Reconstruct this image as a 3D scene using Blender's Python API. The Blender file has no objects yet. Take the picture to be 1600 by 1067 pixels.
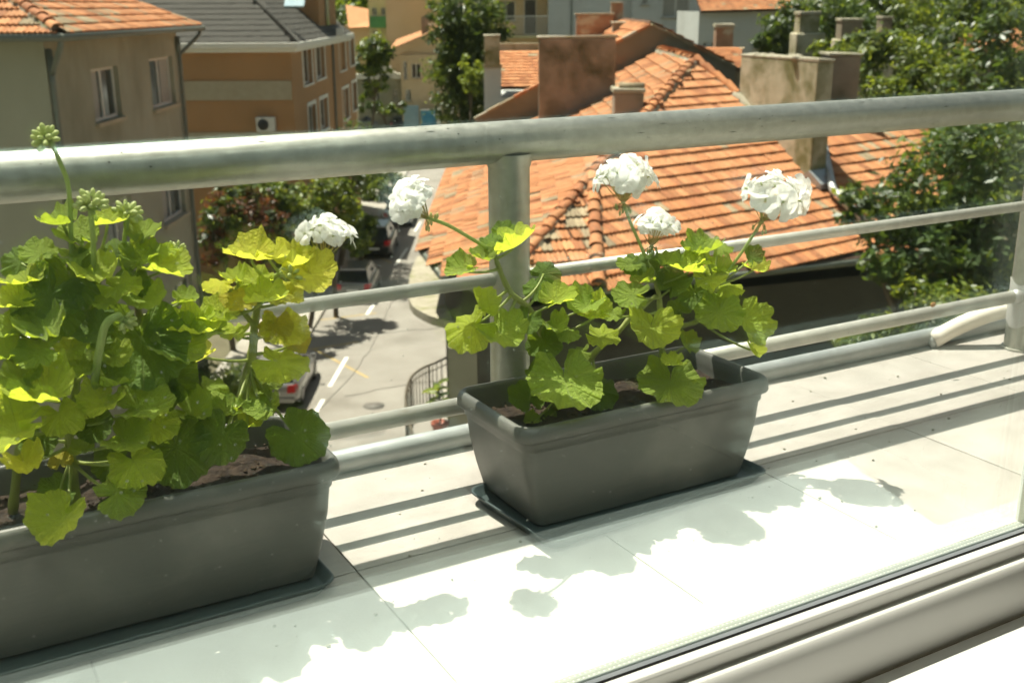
import bpy, bmesh, math, random
import numpy as np
from mathutils import Vector, Matrix, noise as mnoise
rnd = random.Random(7)
scn = bpy.context.scene
COL = scn.collection
R = math.radians

# ------------------------------------------------------------------ camera
FPX, PITCH, ROLL, YAW, CAMH = 1727.0, R(16.84), R(.29), R(29.68), .664
FW = Vector((math.sin(YAW)*math.cos(PITCH), math.cos(YAW)*math.cos(PITCH), -math.sin(PITCH)))
RT0 = Vector((math.cos(YAW), -math.sin(YAW), 0)); UP0 = RT0.cross(FW)
RT = RT0*math.cos(ROLL) - UP0*math.sin(ROLL); UP = RT0*math.sin(ROLL) + UP0*math.cos(ROLL)
CAM = Vector((0, 0, CAMH))
cd = bpy.data.cameras.new('camera'); co = bpy.data.objects.new('camera', cd); COL.objects.link(co)
co.matrix_world = Matrix(((RT.x, UP.x, -FW.x, 0), (RT.y, UP.y, -FW.y, 0), (RT.z, UP.z, -FW.z, CAMH), (0, 0, 0, 1)))
cd.sensor_width = 36; cd.lens = 36*FPX/1600; cd.clip_start = .02; cd.clip_end = 2000
cd.dof.use_dof = True; cd.dof.focus_distance = 1.5; cd.dof.aperture_fstop = 9.5
scn.camera = co
# ------------------------------------------------------------------ light
SUN = Vector((-.12, .42, 1)).normalized()
w = bpy.data.worlds.new('World'); scn.world = w; w.use_nodes = True
nt = w.node_tree; sky = nt.nodes.new('ShaderNodeTexSky'); sky.sky_type = 'NISHITA'; sky.sun_disc = False
sky.sun_elevation = math.asin(SUN.z); sky.sun_rotation = math.atan2(SUN.x, SUN.y)
sky.dust_density = 1.5
bg = nt.nodes['Background']; bg.inputs[1].default_value = .058; tint = nt.nodes.new('ShaderNodeMix'); tint.data_type = 'RGBA'; tint.blend_type = 'MULTIPLY'; tint.inputs[0].default_value = 1; tint.inputs[7].default_value = (1, .925, .72, 1)
nt.links.new(sky.outputs[0], tint.inputs[6]); nt.links.new(tint.outputs[2], bg.inputs[0])
sl = bpy.data.lights.new('sun', 'SUN'); sl.energy = 4.6; sl.angle = R(.5); sl.color = (1, .94, .82)
so = bpy.data.objects.new('sun', sl); COL.objects.link(so); so.rotation_euler = (-SUN).to_track_quat('-Z', 'Y').to_euler()
so.location = SUN*60
vs = scn.view_settings; vs.view_transform = 'Standard'; vs.look = 'None'; vs.gamma = 1; vs.exposure = 1.72; vs.use_curve_mapping = False

# ------------------------------------------------------------------ pixel -> world
def ray(x, y): return (FW + RT*((x-800)/FPX) - UP*((y-533.5)/FPX))
def atY(x, y, Y): d = ray(x, y); return CAM + d*(Y/d.y)
def atZ(x, y, Z): d = ray(x, y); return CAM + d*((Z-CAMH)/d.z)
SA = R(29.5)                                             # the street's direction
UD = Vector((math.sin(SA), math.cos(SA), 0)); VD = Vector((math.cos(SA), -math.sin(SA), 0))
def W(u, v, z): return UD*u + VD*v + Vector((0, 0, z))
def atU(x, y, U): d = ray(x, y); return CAM + d*(U/d.dot(UD))
def atV(x, y, V): d = ray(x, y); return CAM + d*(V/d.dot(VD))
def uvz(p): return p.dot(UD), p.dot(VD), p.z
def hitplane(x, y, o, n): d = ray(x, y); return CAM + d*((o-CAM).dot(n)/d.dot(n))

# ------------------------------------------------------------------ materials
MATS = {}
def node(t, k, **kw):
    n = t.nodes.new(k)
    for a, b in kw.items(): setattr(n, a, b)
    return n
def mat(name, c1, c2=None, rough=.7, scale=8, detail=5, lo=.35, hi=.65, bump=0, bscale=40, metal=0, spec=.4, coord='Object',
        c3=None, s3=2, lo3=.55, hi3=.7, stretch=(1, 1, 1), vary=0, coat=0, trans=0, tcol=None, rvar=0):
    m = bpy.data.materials.new(name); m.use_nodes = True; t = m.node_tree; L = t.links.new
    b = t.nodes['Principled BSDF']; b.inputs['Roughness'].default_value = rough; b.inputs['Metallic'].default_value = metal
    b.inputs['Specular IOR Level'].default_value = spec; b.inputs['Coat Weight'].default_value = coat
    tc = node(t, 'ShaderNodeTexCoord'); mp = node(t, 'ShaderNodeMapping'); mp.inputs['Scale'].default_value = stretch
    L(tc.outputs[coord], mp.inputs[0])
    out = None
    if c2 is None:
        rgb = node(t, 'ShaderNodeRGB'); rgb.outputs[0].default_value = (*c1, 1); out = rgb.outputs[0]
    else:
        n = node(t, 'ShaderNodeTexNoise'); n.inputs['Scale'].default_value = scale; n.inputs['Detail'].default_value = detail
        n.inputs['Roughness'].default_value = .6
        L(mp.outputs[0], n.inputs['Vector'])
        r = node(t, 'ShaderNodeValToRGB'); r.color_ramp.elements[0].position = lo; r.color_ramp.elements[1].position = hi
        r.color_ramp.elements[0].color = (*c1, 1); r.color_ramp.elements[1].color = (*c2, 1)
        L(n.outputs[0], r.inputs[0]); out = r.outputs[0]
        if rvar:
            mr = node(t, 'ShaderNodeMapRange'); mr.inputs['To Min'].default_value = rough-rvar; mr.inputs['To Max'].default_value = rough+rvar
            L(n.outputs[0], mr.inputs[0]); L(mr.outputs[0], b.inputs['Roughness'])
    if c3 is not None:
        n = node(t, 'ShaderNodeTexNoise'); n.inputs['Scale'].default_value = s3; n.inputs['Detail'].default_value = 8
        n.inputs['Roughness'].default_value = .65
        L(mp.outputs[0], n.inputs['Vector'])
        mr = node(t, 'ShaderNodeMapRange'); mr.inputs['From Min'].default_value = lo3; mr.inputs['From Max'].default_value = hi3
        L(n.outputs[0], mr.inputs[0])
        mx = node(t, 'ShaderNodeMix', data_type='RGBA'); mx.inputs[7].default_value = (*c3, 1)
        L(mr.outputs[0], mx.inputs[0]); L(out, mx.inputs[6]); out = mx.outputs[2]
    if vary:
        oi = node(t, 'ShaderNodeObjectInfo'); hs = node(t, 'ShaderNodeHueSaturation'); mr = node(t, 'ShaderNodeMapRange')
        mr.inputs['To Min'].default_value = 1-vary; mr.inputs['To Max'].default_value = 1+vary
        L(oi.outputs['Random'], mr.inputs[0]); L(mr.outputs[0], hs.inputs['Value']); L(out, hs.inputs['Color']); out = hs.outputs[0]
    L(out, b.inputs['Base Color'])
    if bump:
        n = node(t, 'ShaderNodeTexNoise'); n.inputs['Scale'].default_value = bscale; n.inputs['Detail'].default_value = 6
        L(mp.outputs[0], n.inputs['Vector'])
        bp = node(t, 'ShaderNodeBump'); bp.inputs['Strength'].default_value = bump; bp.inputs['Distance'].default_value = .01
        L(n.outputs[0], bp.inputs['Height']); L(bp.outputs[0], b.inputs['Normal'])
    if trans:
        tr = node(t, 'ShaderNodeBsdfTranslucent'); tr.inputs[0].default_value = (*(tcol or c1), 1)
        ms = node(t, 'ShaderNodeMixShader'); ms.inputs[0].default_value = trans
        L(b.outputs[0], ms.inputs[1]); L(tr.outputs[0], ms.inputs[2]); L(ms.outputs[0], t.nodes['Material Output'].inputs[0])
    MATS[name] = m
    return m

def leaf_mat(name, base, vein, tcol, trans=.42, blotch=None):
    m = bpy.data.materials.new(name); m.use_nodes = True; t = m.node_tree; L = t.links.new
    b = t.nodes['Principled BSDF']; b.inputs['Roughness'].default_value = .6; b.inputs['Specular IOR Level'].default_value = .18; b.inputs['Sheen Weight'].default_value = .12
    tc = node(t, 'ShaderNodeTexCoord'); sx = node(t, 'ShaderNodeSeparateXYZ'); L(tc.outputs['Object'], sx.inputs[0])
    def M(op, a, bb=None):
        n = node(t, 'ShaderNodeMath', operation=op)
        for i, v in enumerate((a, bb)):
            if v is None: continue
            if isinstance(v, (int, float)): n.inputs[i].default_value = v
            else: L(v, n.inputs[i])
        return n.outputs[0]
    ang = M('ARCTAN2', sx.outputs[1], sx.outputs[0])
    rad = M('POWER', M('ADD', M('MULTIPLY', sx.outputs[0], sx.outputs[0]), M('MULTIPLY', sx.outputs[1], sx.outputs[1])), .5)
    fr = M('ABSOLUTE', M('SINE', M('MULTIPLY', ang, 3.5)))               # seven main veins
    wd = M('MULTIPLY', fr, M('ADD', rad, .08))
    v1 = node(t, 'ShaderNodeMapRange'); v1.inputs['From Min'].default_value = .02; v1.inputs['From Max'].default_value = .075
    v1.inputs['To Min'].default_value = 1; v1.inputs['To Max'].default_value = 0; L(wd, v1.inputs[0])
    fr2 = M('ABSOLUTE', M('SINE', M('MULTIPLY', ang, 14)))
    v2 = node(t, 'ShaderNodeMapRange'); v2.inputs['From Min'].default_value = .0; v2.inputs['From Max'].default_value = .5
    v2.inputs['To Min'].default_value = .45; v2.inputs['To Max'].default_value = 0; L(fr2, v2.inputs[0])
    v2r = M('MULTIPLY', v2.outputs[0], M('MULTIPLY', rad, rad))
    vv = M('MAXIMUM', v1.outputs[0], v2r)
    n = node(t, 'ShaderNodeTexNoise'); n.inputs['Scale'].default_value = 3.2; n.inputs['Detail'].default_value = 6
    oi = node(t, 'ShaderNodeObjectInfo'); av = node(t, 'ShaderNodeVectorMath', operation='ADD')
    L(tc.outputs['Object'], av.inputs[0]); sc_ = M('MULTIPLY', oi.outputs['Random'], 40); cb = node(t, 'ShaderNodeCombineXYZ'); L(sc_, cb.inputs[0]); L(cb.outputs[0], av.inputs[1])
    L(av.outputs[0], n.inputs['Vector'])
    r = node(t, 'ShaderNodeValToRGB'); r.color_ramp.elements[0].position = .3; r.color_ramp.elements[1].position = .72
    r.color_ramp.elements[0].color = (*[c*.86 for c in base], 1); r.color_ramp.elements[1].color = (*(blotch or [c*1.15 for c in base]), 1)
    L(n.outputs[0], r.inputs[0])
    mx = node(t, 'ShaderNodeMix', data_type='RGBA'); mx.inputs[7].default_value = (*vein, 1)
    L(M('MULTIPLY', vv, .8), mx.inputs[0]); L(r.outputs[0], mx.inputs[6])
    hs = node(t, 'ShaderNodeHueSaturation'); mr = node(t, 'ShaderNodeMapRange'); mr.inputs['To Min'].default_value = .85; mr.inputs['To Max'].default_value = 1.2
    L(oi.outputs['Random'], mr.inputs[0]); L(mr.outputs[0], hs.inputs['Value']); L(mx.outputs[2], hs.inputs['Color'])
    L(hs.outputs[0], b.inputs['Base Color'])
    tr = node(t, 'ShaderNodeBsdfTranslucent')
    mt = node(t, 'ShaderNodeMix', data_type='RGBA'); mt.inputs[6].default_value = (*tcol, 1); mt.inputs[7].default_value = (*[c*.55 for c in tcol], 1)
    L(M('MULTIPLY', vv, .8), mt.inputs[0])
    mt2 = node(t, 'ShaderNodeMix', data_type='RGBA'); mt2.inputs[7].default_value = (*[c*.7 for c in tcol], 1)
    nr = node(t, 'ShaderNodeMapRange'); nr.inputs['From Min'].default_value = .4; nr.inputs['From Max'].default_value = .7; L(n.outputs[0], nr.inputs[0])
    L(nr.outputs[0], mt2.inputs[0]); L(mt.outputs[2], mt2.inputs[6]); L(mt2.outputs[2], tr.inputs[0])
    bp = node(t, 'ShaderNodeBump'); bp.inputs['Strength'].default_value = .5; bp.inputs['Distance'].default_value = .02
    n2 = node(t, 'ShaderNodeTexNoise'); n2.inputs['Scale'].default_value = 9; n2.inputs['Detail'].default_value = 3; L(av.outputs[0], n2.inputs['Vector'])
    hh = M('SUBTRACT', M('MULTIPLY', n2.outputs[0], .7), vv)
    L(hh, bp.inputs['Height']); L(bp.outputs[0], b.inputs['Normal']); L(bp.outputs[0], tr.inputs['Normal'])
    ms = node(t, 'ShaderNodeMixShader'); ms.inputs[0].default_value = trans
    L(b.outputs[0], ms.inputs[1]); L(tr.outputs[0], ms.inputs[2]); L(ms.outputs[0], t.nodes['Material Output'].inputs[0])
    MATS[name] = m
    return m

# balcony
mat('tile_stone', (.335, .312, .280), (.40, .375, .34), rough=.62, scale=14, bump=.1, bscale=260, c3=(.27, .24, .20), s3=120, lo3=.60, hi3=.72, vary=.09, spec=.3)
mat('grout', (.26, .24, .21), (.34, .32, .29), rough=.9, scale=40)
mat('speckled_render', (.40, .38, .33), (.56, .53, .47), rough=.8, scale=420, lo=.4, hi=.6, bump=.35, bscale=380, c3=(.5, .45, .38), s3=14, lo3=.6, hi3=.75)
mat('anodised', (.36, .37, .32), (.46, .465, .41), rough=.42, metal=.75, scale=60, c3=(.31, .32, .275), s3=5, lo3=.55, hi3=.8, bump=.02, bscale=700, rvar=.06)
mat('painted_rail', (.46, .46, .41), (.56, .56, .50), rough=.48, metal=.35, scale=30, c3=(.38, .34, .26), s3=18, lo3=.64, hi3=.76, bump=.05, bscale=300)
mat('rail_pipe', (.34, .37, .36), (.44, .47, .46), rough=.45, metal=.3, scale=20, c3=(.25, .24, .2), s3=12, lo3=.6, hi3=.75)
mat('rust', (.35, .16, .05), (.5, .28, .1), rough=.9, scale=60)
mat('chip', (.05, .05, .045), None, rough=.9)
mat('foam_white', (.74, .70, .60), (.80, .77, .68), rough=.6, scale=20, bump=.05, bscale=200)
mat('film', (.8, .8, .78), None, rough=.2, trans=.5, tcol=(.9, .9, .88))
mat('planter_plastic', (.092, .096, .084), (.118, .122, .106), rough=.42, scale=5, bump=.06, bscale=600, c3=(.27, .26, .225), s3=6, lo3=.52, hi3=.85, spec=.5)
mat('soil', (.011, .0065, .0035), (.042, .026, .014), rough=.95, scale=70, bump=.8, bscale=120, c3=(.09, .06, .035), s3=160, lo3=.6, hi3=.75)
mat('clod', (.035, .021, .012), (.11, .075, .045), rough=.95, scale=60, coord='Generated', vary=.3)
mat('stem', (.23, .27, .06), (.30, .33, .09), rough=.5, scale=30, c3=(.22, .13, .06), s3=22, lo3=.62, hi3=.72, trans=.12, tcol=(.4, .5, .1))
mat('petiole', (.24, .30, .07), (.34, .40, .12), rough=.45, scale=30, trans=.25, tcol=(.6, .65, .15))
mat('stalk', (.28, .38, .10), (.38, .46, .15), rough=.45, scale=25, trans=.25, tcol=(.6, .7, .2))
mat('bud', (.34, .42, .12), (.55, .60, .28), rough=.5, scale=50, trans=.3, tcol=(.7, .75, .3))
mat('pedicel', (.40, .42, .10), (.50, .36, .12), rough=.5, scale=40, trans=.3, tcol=(.75, .7, .2))
mat('petal', (.90, .90, .87), (.93, .93, .91), rough=.6, scale=6, trans=.5, tcol=(.97, .97, .93), spec=.2)
mat('petal_old', (.55, .42, .20), (.72, .62, .42), rough=.7, scale=6, trans=.3, tcol=(.7, .55, .25))
leaf_mat('leaf_green', (.225, .315, .045), (.32, .39, .11), (.58, .72, .05), trans=.48)
leaf_mat('leaf_deep', (.095, .160, .020), (.16, .21, .05), (.34, .48, .025), trans=.42)  # darker copy of the green leaf, shade inside the bush put into its colour
leaf_mat('leaf_lime', (.35, .43, .05), (.36, .44, .13), (.86, .98, .08), trans=.55)
leaf_mat('leaf_yellow', (.50, .53, .05), (.56, .56, .14), (.98, 1.0, .10), trans=.55, blotch=(.62, .56, .06))
leaf_mat('leaf_amber', (.48, .42, .05), (.52, .46, .1), (.98, .85, .08), trans=.5, blotch=(.34, .33, .05))
mat('window_frame', (.88, .88, .84), (.90, .90, .86), rough=.38, scale=3, spec=.4)
mat('sill', (.86, .86, .84), (.88, .88, .86), rough=.35, scale=4)
mat('glass_reflection', (.46, .50, .54), (.52, .56, .60), rough=.3, scale=20)  # blue-grey reflection at the foot of the pane, put in as colour
mat('tray_plastic', (.034, .052, .053), (.048, .068, .068), rough=.4, scale=6, spec=.5)  # teal tint of the reflection put into the tray colour
mat('gasket', (.02, .02, .02), None, rough=.6)
mat('spacer', (.40, .41, .35), (.48, .49, .42), rough=.35, metal=.6, scale=30)
mat('spacer_hole', (.78, .78, .68), None, rough=.4)
mat('room_wall', (.30, .285, .24), (.34, .32, .275), rough=.9, scale=2)
mat('room_floor', (.30, .26, .20), (.36, .31, .24), rough=.5, scale=6, stretch=(1, 8, 1))
mat('asphalt_patch', (.17, .155, .13), (.22, .20, .17), rough=.9, scale=2)
mat('dust', (.62, .60, .54), None, rough=.9)
t_ = MATS['dust'].node_tree; tp_ = node(t_, 'ShaderNodeBsdfTransparent'); ms_ = node(t_, 'ShaderNodeMixShader'); ms_.inputs[0].default_value = .30
t_.links.new(t_.nodes['Principled BSDF'].outputs[0], ms_.inputs[1]); t_.links.new(tp_.outputs[0], ms_.inputs[2]); t_.links.new(ms_.outputs[0], t_.nodes['Material Output'].inputs[0])
def glass_mat():
    m = bpy.data.materials.new('glass_pane'); m.use_nodes = True; t = m.node_tree; L = t.links.new
    t.nodes.remove(t.nodes['Principled BSDF'])
    lw = node(t, 'ShaderNodeLayerWeight'); lw.inputs[0].default_value = .5
    p = node(t, 'ShaderNodeMath', operation='POWER'); p.inputs[1].default_value = 5; L(lw.outputs['Facing'], p.inputs[0])
    ma = node(t, 'ShaderNodeMath', operation='MULTIPLY_ADD'); ma.inputs[1].default_value = .9; ma.inputs[2].default_value = .16; L(p.outputs[0], ma.inputs[0])
    tr = node(t, 'ShaderNodeBsdfTransparent'); tr.inputs[0].default_value = (.992, .997, .990, 1)
    gl = node(t, 'ShaderNodeBsdfGlossy'); gl.inputs['Roughness'].default_value = 0; gl.inputs[0].default_value = (.84, .98, 1, 1)
    ms = node(t, 'ShaderNodeMixShader'); L(ma.outputs[0], ms.inputs[0]); L(tr.outputs[0], ms.inputs[1]); L(gl.outputs[0], ms.inputs[2])
    L(ms.outputs[0], t.nodes['Material Output'].inputs[0]); MATS['glass_pane'] = m
glass_mat()
# town
mat('asphalt', (.25, .225, .19), (.30, .275, .235), rough=.9, scale=.6, bump=.1, bscale=60, c3=(.19, .17, .14), s3=.35, lo3=.5, hi3=.7)
mat('pavement', (.33, .30, .25), (.40, .37, .31), rough=.9, scale=1.2, c3=(.22, .2, .15), s3=.7, lo3=.55, hi3=.7)
mat('earth', (.10, .09, .05), (.16, .14, .08), rough=.95, scale=.5)
mat('road_paint', (.68, .66, .58), (.78, .76, .68), rough=.8, scale=6)
mat('road_yellow', (.52, .36, .10), (.42, .32, .14), rough=.8, scale=5)
mat('iron_cover', (.12, .11, .09), (.17, .15, .13), rough=.7, scale=12)
TILEC = [((.44, .178, .068), (.52, .22, .088)), ((.50, .22, .09), (.58, .27, .12)), ((.34, .13, .052), (.44, .175, .072)), ((.30, .235, .14), (.40, .31, .19))]
for i, (a, b_) in enumerate(TILEC):
    mat('roof_tile_%d' % i, a, b_, rough=.85, scale=5, coord='Object', c3=(.20, .125, .065), s3=7, lo3=.54, hi3=.76, vary=.2)
mat('mortar', (.31, .275, .20), (.42, .375, .285), rough=.95, scale=5, c3=(.22, .22, .09), s3=3, lo3=.55, hi3=.65, bump=.4, bscale=20)
mat('roof_under', (.10, .06, .04), None, rough=.95)
mat('dark_tile', (.050, .046, .036), (.072, .066, .053), rough=.85, scale=4, vary=.08)
mat('plaster_beige', (.31, .30, .215), (.37, .355, .255), rough=.9, scale=.7, c3=(.19, .175, .105), s3=.6, lo3=.46, hi3=.72, bump=.1, bscale=25, stretch=(1, 1, .45))
mat('plaster_orange', (.35, .190, .080), (.40, .215, .092), rough=.88, scale=.5, bump=.05, bscale=30)
mat('plaster_peach', (.62, .46, .27), (.66, .50, .31), rough=.9, scale=.5)
mat('plaster_yellow', (.58, .50, .27), (.62, .54, .31), rough=.9, scale=.5)
mat('plaster_grey', (.50, .51, .47), (.55, .56, .52), rough=.9, scale=.5, c3=(.42, .42, .37), s3=.4, lo3=.55, hi3=.75)
mat('plaster_olive', (.26, .25, .17), (.32, .30, .21), rough=.9, scale=1)
mat('plaster_stain', (.40, .36, .24), (.50, .45, .33), rough=.92, scale=1.3, c3=(.16, .15, .055), s3=1.1, lo3=.44, hi3=.62, bump=.25, bscale=18)
mat('plaster_brown', (.27, .21, .155), (.34, .27, .20), rough=.92, scale=1.1, c3=(.085, .075, .035), s3=.8, lo3=.46, hi3=.66, bump=.25, bscale=18)
mat('plaster_gable', (.18, .15, .10), (.25, .21, .145), rough=.92, scale=1.2, c3=(.33, .18, .10), s3=.9, lo3=.6, hi3=.7, bump=.25, bscale=18)
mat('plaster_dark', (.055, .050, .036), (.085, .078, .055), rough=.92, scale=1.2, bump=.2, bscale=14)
mat('stone_band', (.36, .30, .195), (.42, .36, .245), rough=.85, scale=4)
mat('white_trim', (.70, .67, .58), (.76, .73, .64), rough=.7, scale=3)
mat('old_white', (.55, .54, .47), (.64, .62, .55), rough=.7, scale=8)
mat('window_dark', (.03, .035, .032), (.05, .055, .05), rough=.12, scale=2, spec=.6)
mat('curtain', (.40, .38, .32), (.30, .29, .25), rough=.9, scale=8, stretch=(6, 6, .3))
mat('gutter_metal', (.14, .16, .13), (.20, .21, .17), rough=.55, metal=.4, scale=6, c3=(.2, .12, .06), s3=2, lo3=.6, hi3=.7)
mat('zinc', (.42, .43, .42), (.5, .51, .5), rough=.5, metal=.5, scale=5)
mat('brick_chim', (.28, .15, .085), (.36, .23, .15), rough=.92, scale=3, c3=(.42, .38, .28), s3=2, lo3=.5, hi3=.6)
mat('old_iron', (.10, .085, .06), (.15, .12, .08), rough=.7, metal=.4, scale=10)
mat('pot_red', (.36, .085, .04), (.43, .11, .055), rough=.6, scale=6)
mat('ac_white', (.62, .60, .53), None, rough=.5)
mat('mural_blue', (.04, .22, .36), (.08, .30, .42), rough=.6, scale=2, c3=(.72, .62, .22), s3=.9, lo3=.56, hi3=.62)
mat('gate_blue', (.22, .36, .42), (.3, .42, .47), rough=.6, scale=2)
mat('green_cloth', (.06, .22, .08), (.09, .28, .11), rough=.8, scale=2)
mat('bark', (.09, .07, .045), (.14, .11, .075), rough=.95, scale=8, stretch=(1, 1, .2), bump=.5, bscale=15)
def foliage(name, c, tc, rough=.42, spec=.5): mat(name, tuple(v*.8 for v in c), tuple(v*1.25 for v in c), rough=rough, scale=1.4, spec=spec, trans=.3, tcol=tc, vary=.1)
foliage('fol_dark', (.034, .058, .014), (.13, .20, .02)); foliage('fol_mid', (.085, .125, .020), (.34, .42, .03))
foliage('fol_light', (.15, .20, .026), (.58, .64, .05)); foliage('fol_olive', (.085, .105, .028), (.30, .34, .05)); foliage('fol_red', (.13, .052, .020), (.38, .13, .04))
foliage('fol_gloss', (.052, .090, .018), (.20, .30, .025), rough=.42, spec=.45)
for nm, c in (('car_silver', (.22, .215, .20)), ('car_black', (.018, .018, .018)), ('car_dark', (.06, .065, .065)), ('car_blue', (.25, .30, .34)), ('car_grey', (.16, .16, .15))):
    mat(nm, c, tuple(v*1.06 for v in c), rough=.32, scale=3, coat=.6, metal=.25)
mat('car_glass', (.02, .024, .026), None, rough=.06, spec=.7)
mat('tyre', (.02, .02, .02), None, rough=.8); mat('rim', (.4, .4, .39), None, rough=.35, metal=.8)
mat('lamp_red', (.42, .02, .02), None, rough=.2); mat('lamp_clear', (.6, .6, .58), None, rough=.12); mat('plate', (.7, .7, .66), None, rough=.5); mat('car_trim', (.03, .03, .03), None, rough=.6)

# ------------------------------------------------------------------ building tools
class MB:
    """collects shapes and links them as ONE mesh object"""
    def __init__(s): s.v = []; s.f = []; s.mi = []; s.sm = []
    def add(s, verts, faces, mi=0, smooth=False):
        o = len(s.v); s.v += [tuple(p) for p in verts]
        for f in faces: s.f.append(tuple(i+o for i in f)); s.mi.append(mi); s.sm.append(smooth)
        return s
    def hexa(s, b, t, mi=0):                                # two matching loops, bottom and top
        n = len(b); F = [tuple(range(n))[::-1], tuple(range(n, 2*n))] + [(i, (i+1) % n, n+(i+1) % n, n+i) for i in range(n)]
        return s.add(list(b)+list(t), F, mi)
    def box(s, lo, hi, mi=0, fr=None):
        fr = fr or (lambda x, y, z: Vector((x, y, z)))
        (x0, y0, z0), (x1, y1, z1) = lo, hi
        return s.hexa([fr(x0, y0, z0), fr(x1, y0, z0), fr(x1, y1, z0), fr(x0, y1, z0)], [fr(x0, y0, z1), fr(x1, y0, z1), fr(x1, y1, z1), fr(x0, y1, z1)], mi)
    def ubox(s, u, v, z, mi=0): return s.box((u[0], v[0], z[0]), (u[1], v[1], z[1]), mi, W)
    def prism(s, poly, d, mi=0):                            # planar polygon pushed along d
        d = Vector(d); return s.hexa([Vector(p) for p in poly], [Vector(p)+d for p in poly], mi)
    def tube(s, pts, r, n=10, mi=0, cap=True, smooth=True):
        pts = [Vector(p) for p in pts]; m = len(pts); rs = r if isinstance(r, (list, tuple)) else [r]*m
        V = []; F = []; ref = None
        for i, p in enumerate(pts):
            d = (pts[min(i+1, m-1)]-pts[max(i-1, 0)]).normalized()
            if ref is None: ref = d.orthogonal().normalized()
            ref = (ref - d*ref.dot(d)).normalized(); b = d.cross(ref)
            for k in range(n): a = 2*math.pi*k/n; V.append(p + (ref*math.cos(a)+b*math.sin(a))*rs[i])
        for i in range(m-1):
            for k in range(n): k2 = (k+1) % n; F.append((i*n+k, i*n+k2, (i+1)*n+k2, (i+1)*n+k))
        if cap: F.append(tuple(range(n))[::-1]); F.append(tuple((m-1)*n+k for k in range(n)))
        return s.add(V, F, mi, smooth)
    def ball(s, c, r, n=8, mi=0, sq=(1, 1, 1)):
        V = []; F = []; m = max(4, n//2+1)
        for i in range(m+1):
            th = math.pi*i/m
            for k in range(n): a = 2*math.pi*k/n; V.append((c[0]+r*sq[0]*math.sin(th)*math.cos(a), c[1]+r*sq[1]*math.sin(th)*math.sin(a), c[2]+r*sq[2]*math.cos(th)))
        for i in range(m):
            for k in range(n): k2 = (k+1) % n; F.append((i*n+k, i*n+k2, (i+1)*n+k2, (i+1)*n+k))
        return s.add(V, F, mi, True)
    def loft(s, rings, mi=0, smooth=True, cap0=False, cap1=False):
        n = len(rings[0]); V = [p for r in rings for p in r]; F = []
        for i in range(len(rings)-1):
            for k in range(n): k2 = (k+1) % n; F.append((i*n+k, i*n+k2, (i+1)*n+k2, (i+1)*n+k))
        if cap0: F.append(tuple(range(n))[::-1])
        if cap1: F.append(tuple((len(rings)-1)*n+k for k in range(n)))
        return s.add(V, F, mi, smooth)
    def mesh(s, name, mats, bevel=0):
        me = bpy.data.meshes.new(name); me.from_pydata(s.v, [], s.f)
        for m in (mats if isinstance(mats, (list, tuple)) else [mats]): me.materials.append(MATS[m])
        me.polygons.foreach_set('material_index', s.mi); me.polygons.foreach_set('use_smooth', s.sm)
        bm = bmesh.new(); bm.from_mesh(me); bmesh.ops.recalc_face_normals(bm, faces=bm.faces)
        if bevel: bmesh.ops.bevel(bm, geom=list(bm.edges), offset=bevel, segments=1, affect='EDGES', clamp_overlap=True)
        bm.to_mesh(me); bm.free(); return me
    def build(s, name, mats, parent=None, bevel=0):
        return put(name, s.mesh(name, mats, bevel), parent)

def put(name, me, parent=None, mw=None):
    o = bpy.data.objects.new(name, me); COL.objects.link(o)
    if parent is not None:
        o.parent = parent; o.matrix_parent_inverse = INV.get(parent.name, Matrix())
        INV[o.name] = INV.get(parent.name, Matrix()) if mw is None else None
    else: INV[o.name] = Matrix()
    if mw is not None: o.matrix_basis = mw; INV[o.name] = mw.inverted()
    elif parent is not None: INV[o.name] = Matrix()
    return o
INV = {}
def tag(o, label=None, cat=None, group=None, kind=None):
    if label: o['label'] = label
    if cat: o['category'] = cat
    if group: o['group'] = group
    if kind: o['kind'] = kind
    return o
def thing(name, label, cat, loc=(0, 0, 0), group=None):
    o = bpy.data.objects.new(name, None); COL.objects.link(o); o.location = loc; o.empty_display_size = .1
    INV[o.name] = Matrix.Translation(-Vector(loc)); return tag(o, label, cat, group)
def struct(o): o['kind'] = 'structure'; return o
def bez(a, b, c, n=8):
    a, b, c = Vector(a), Vector(b), Vector(c); return [a*(1-t)**2 + b*2*t*(1-t) + c*t*t for t in [i/n for i in range(n+1)]]
def smoothline(P, n=5):
    P = [Vector(p) for p in P]; out = []
    for i in range(len(P)-1):
        p0, p1, p2, p3 = P[max(i-1, 0)], P[i], P[i+1], P[min(i+2, len(P)-1)]
        for k in range(n):
            t = k/n; out.append(.5*((2*p1)+(p2-p0)*t+(2*p0-5*p1+4*p2-p3)*t*t+(3*p1-p0-3*p2+p3)*t**3))
    return out+[P[-1]]
def frame_mat(o, x, y, z, s=1.0):
    s = s if isinstance(s, (tuple, list)) else (s, s, s)
    return Matrix(((x.x*s[0], y.x*s[1], z.x*s[2], o.x), (x.y*s[0], y.y*s[1], z.y*s[2], o.y), (x.z*s[0], y.z*s[1], z.z*s[2], o.z), (0, 0, 0, 1)))

ZS = CAMH-12.5                                            # street level
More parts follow.
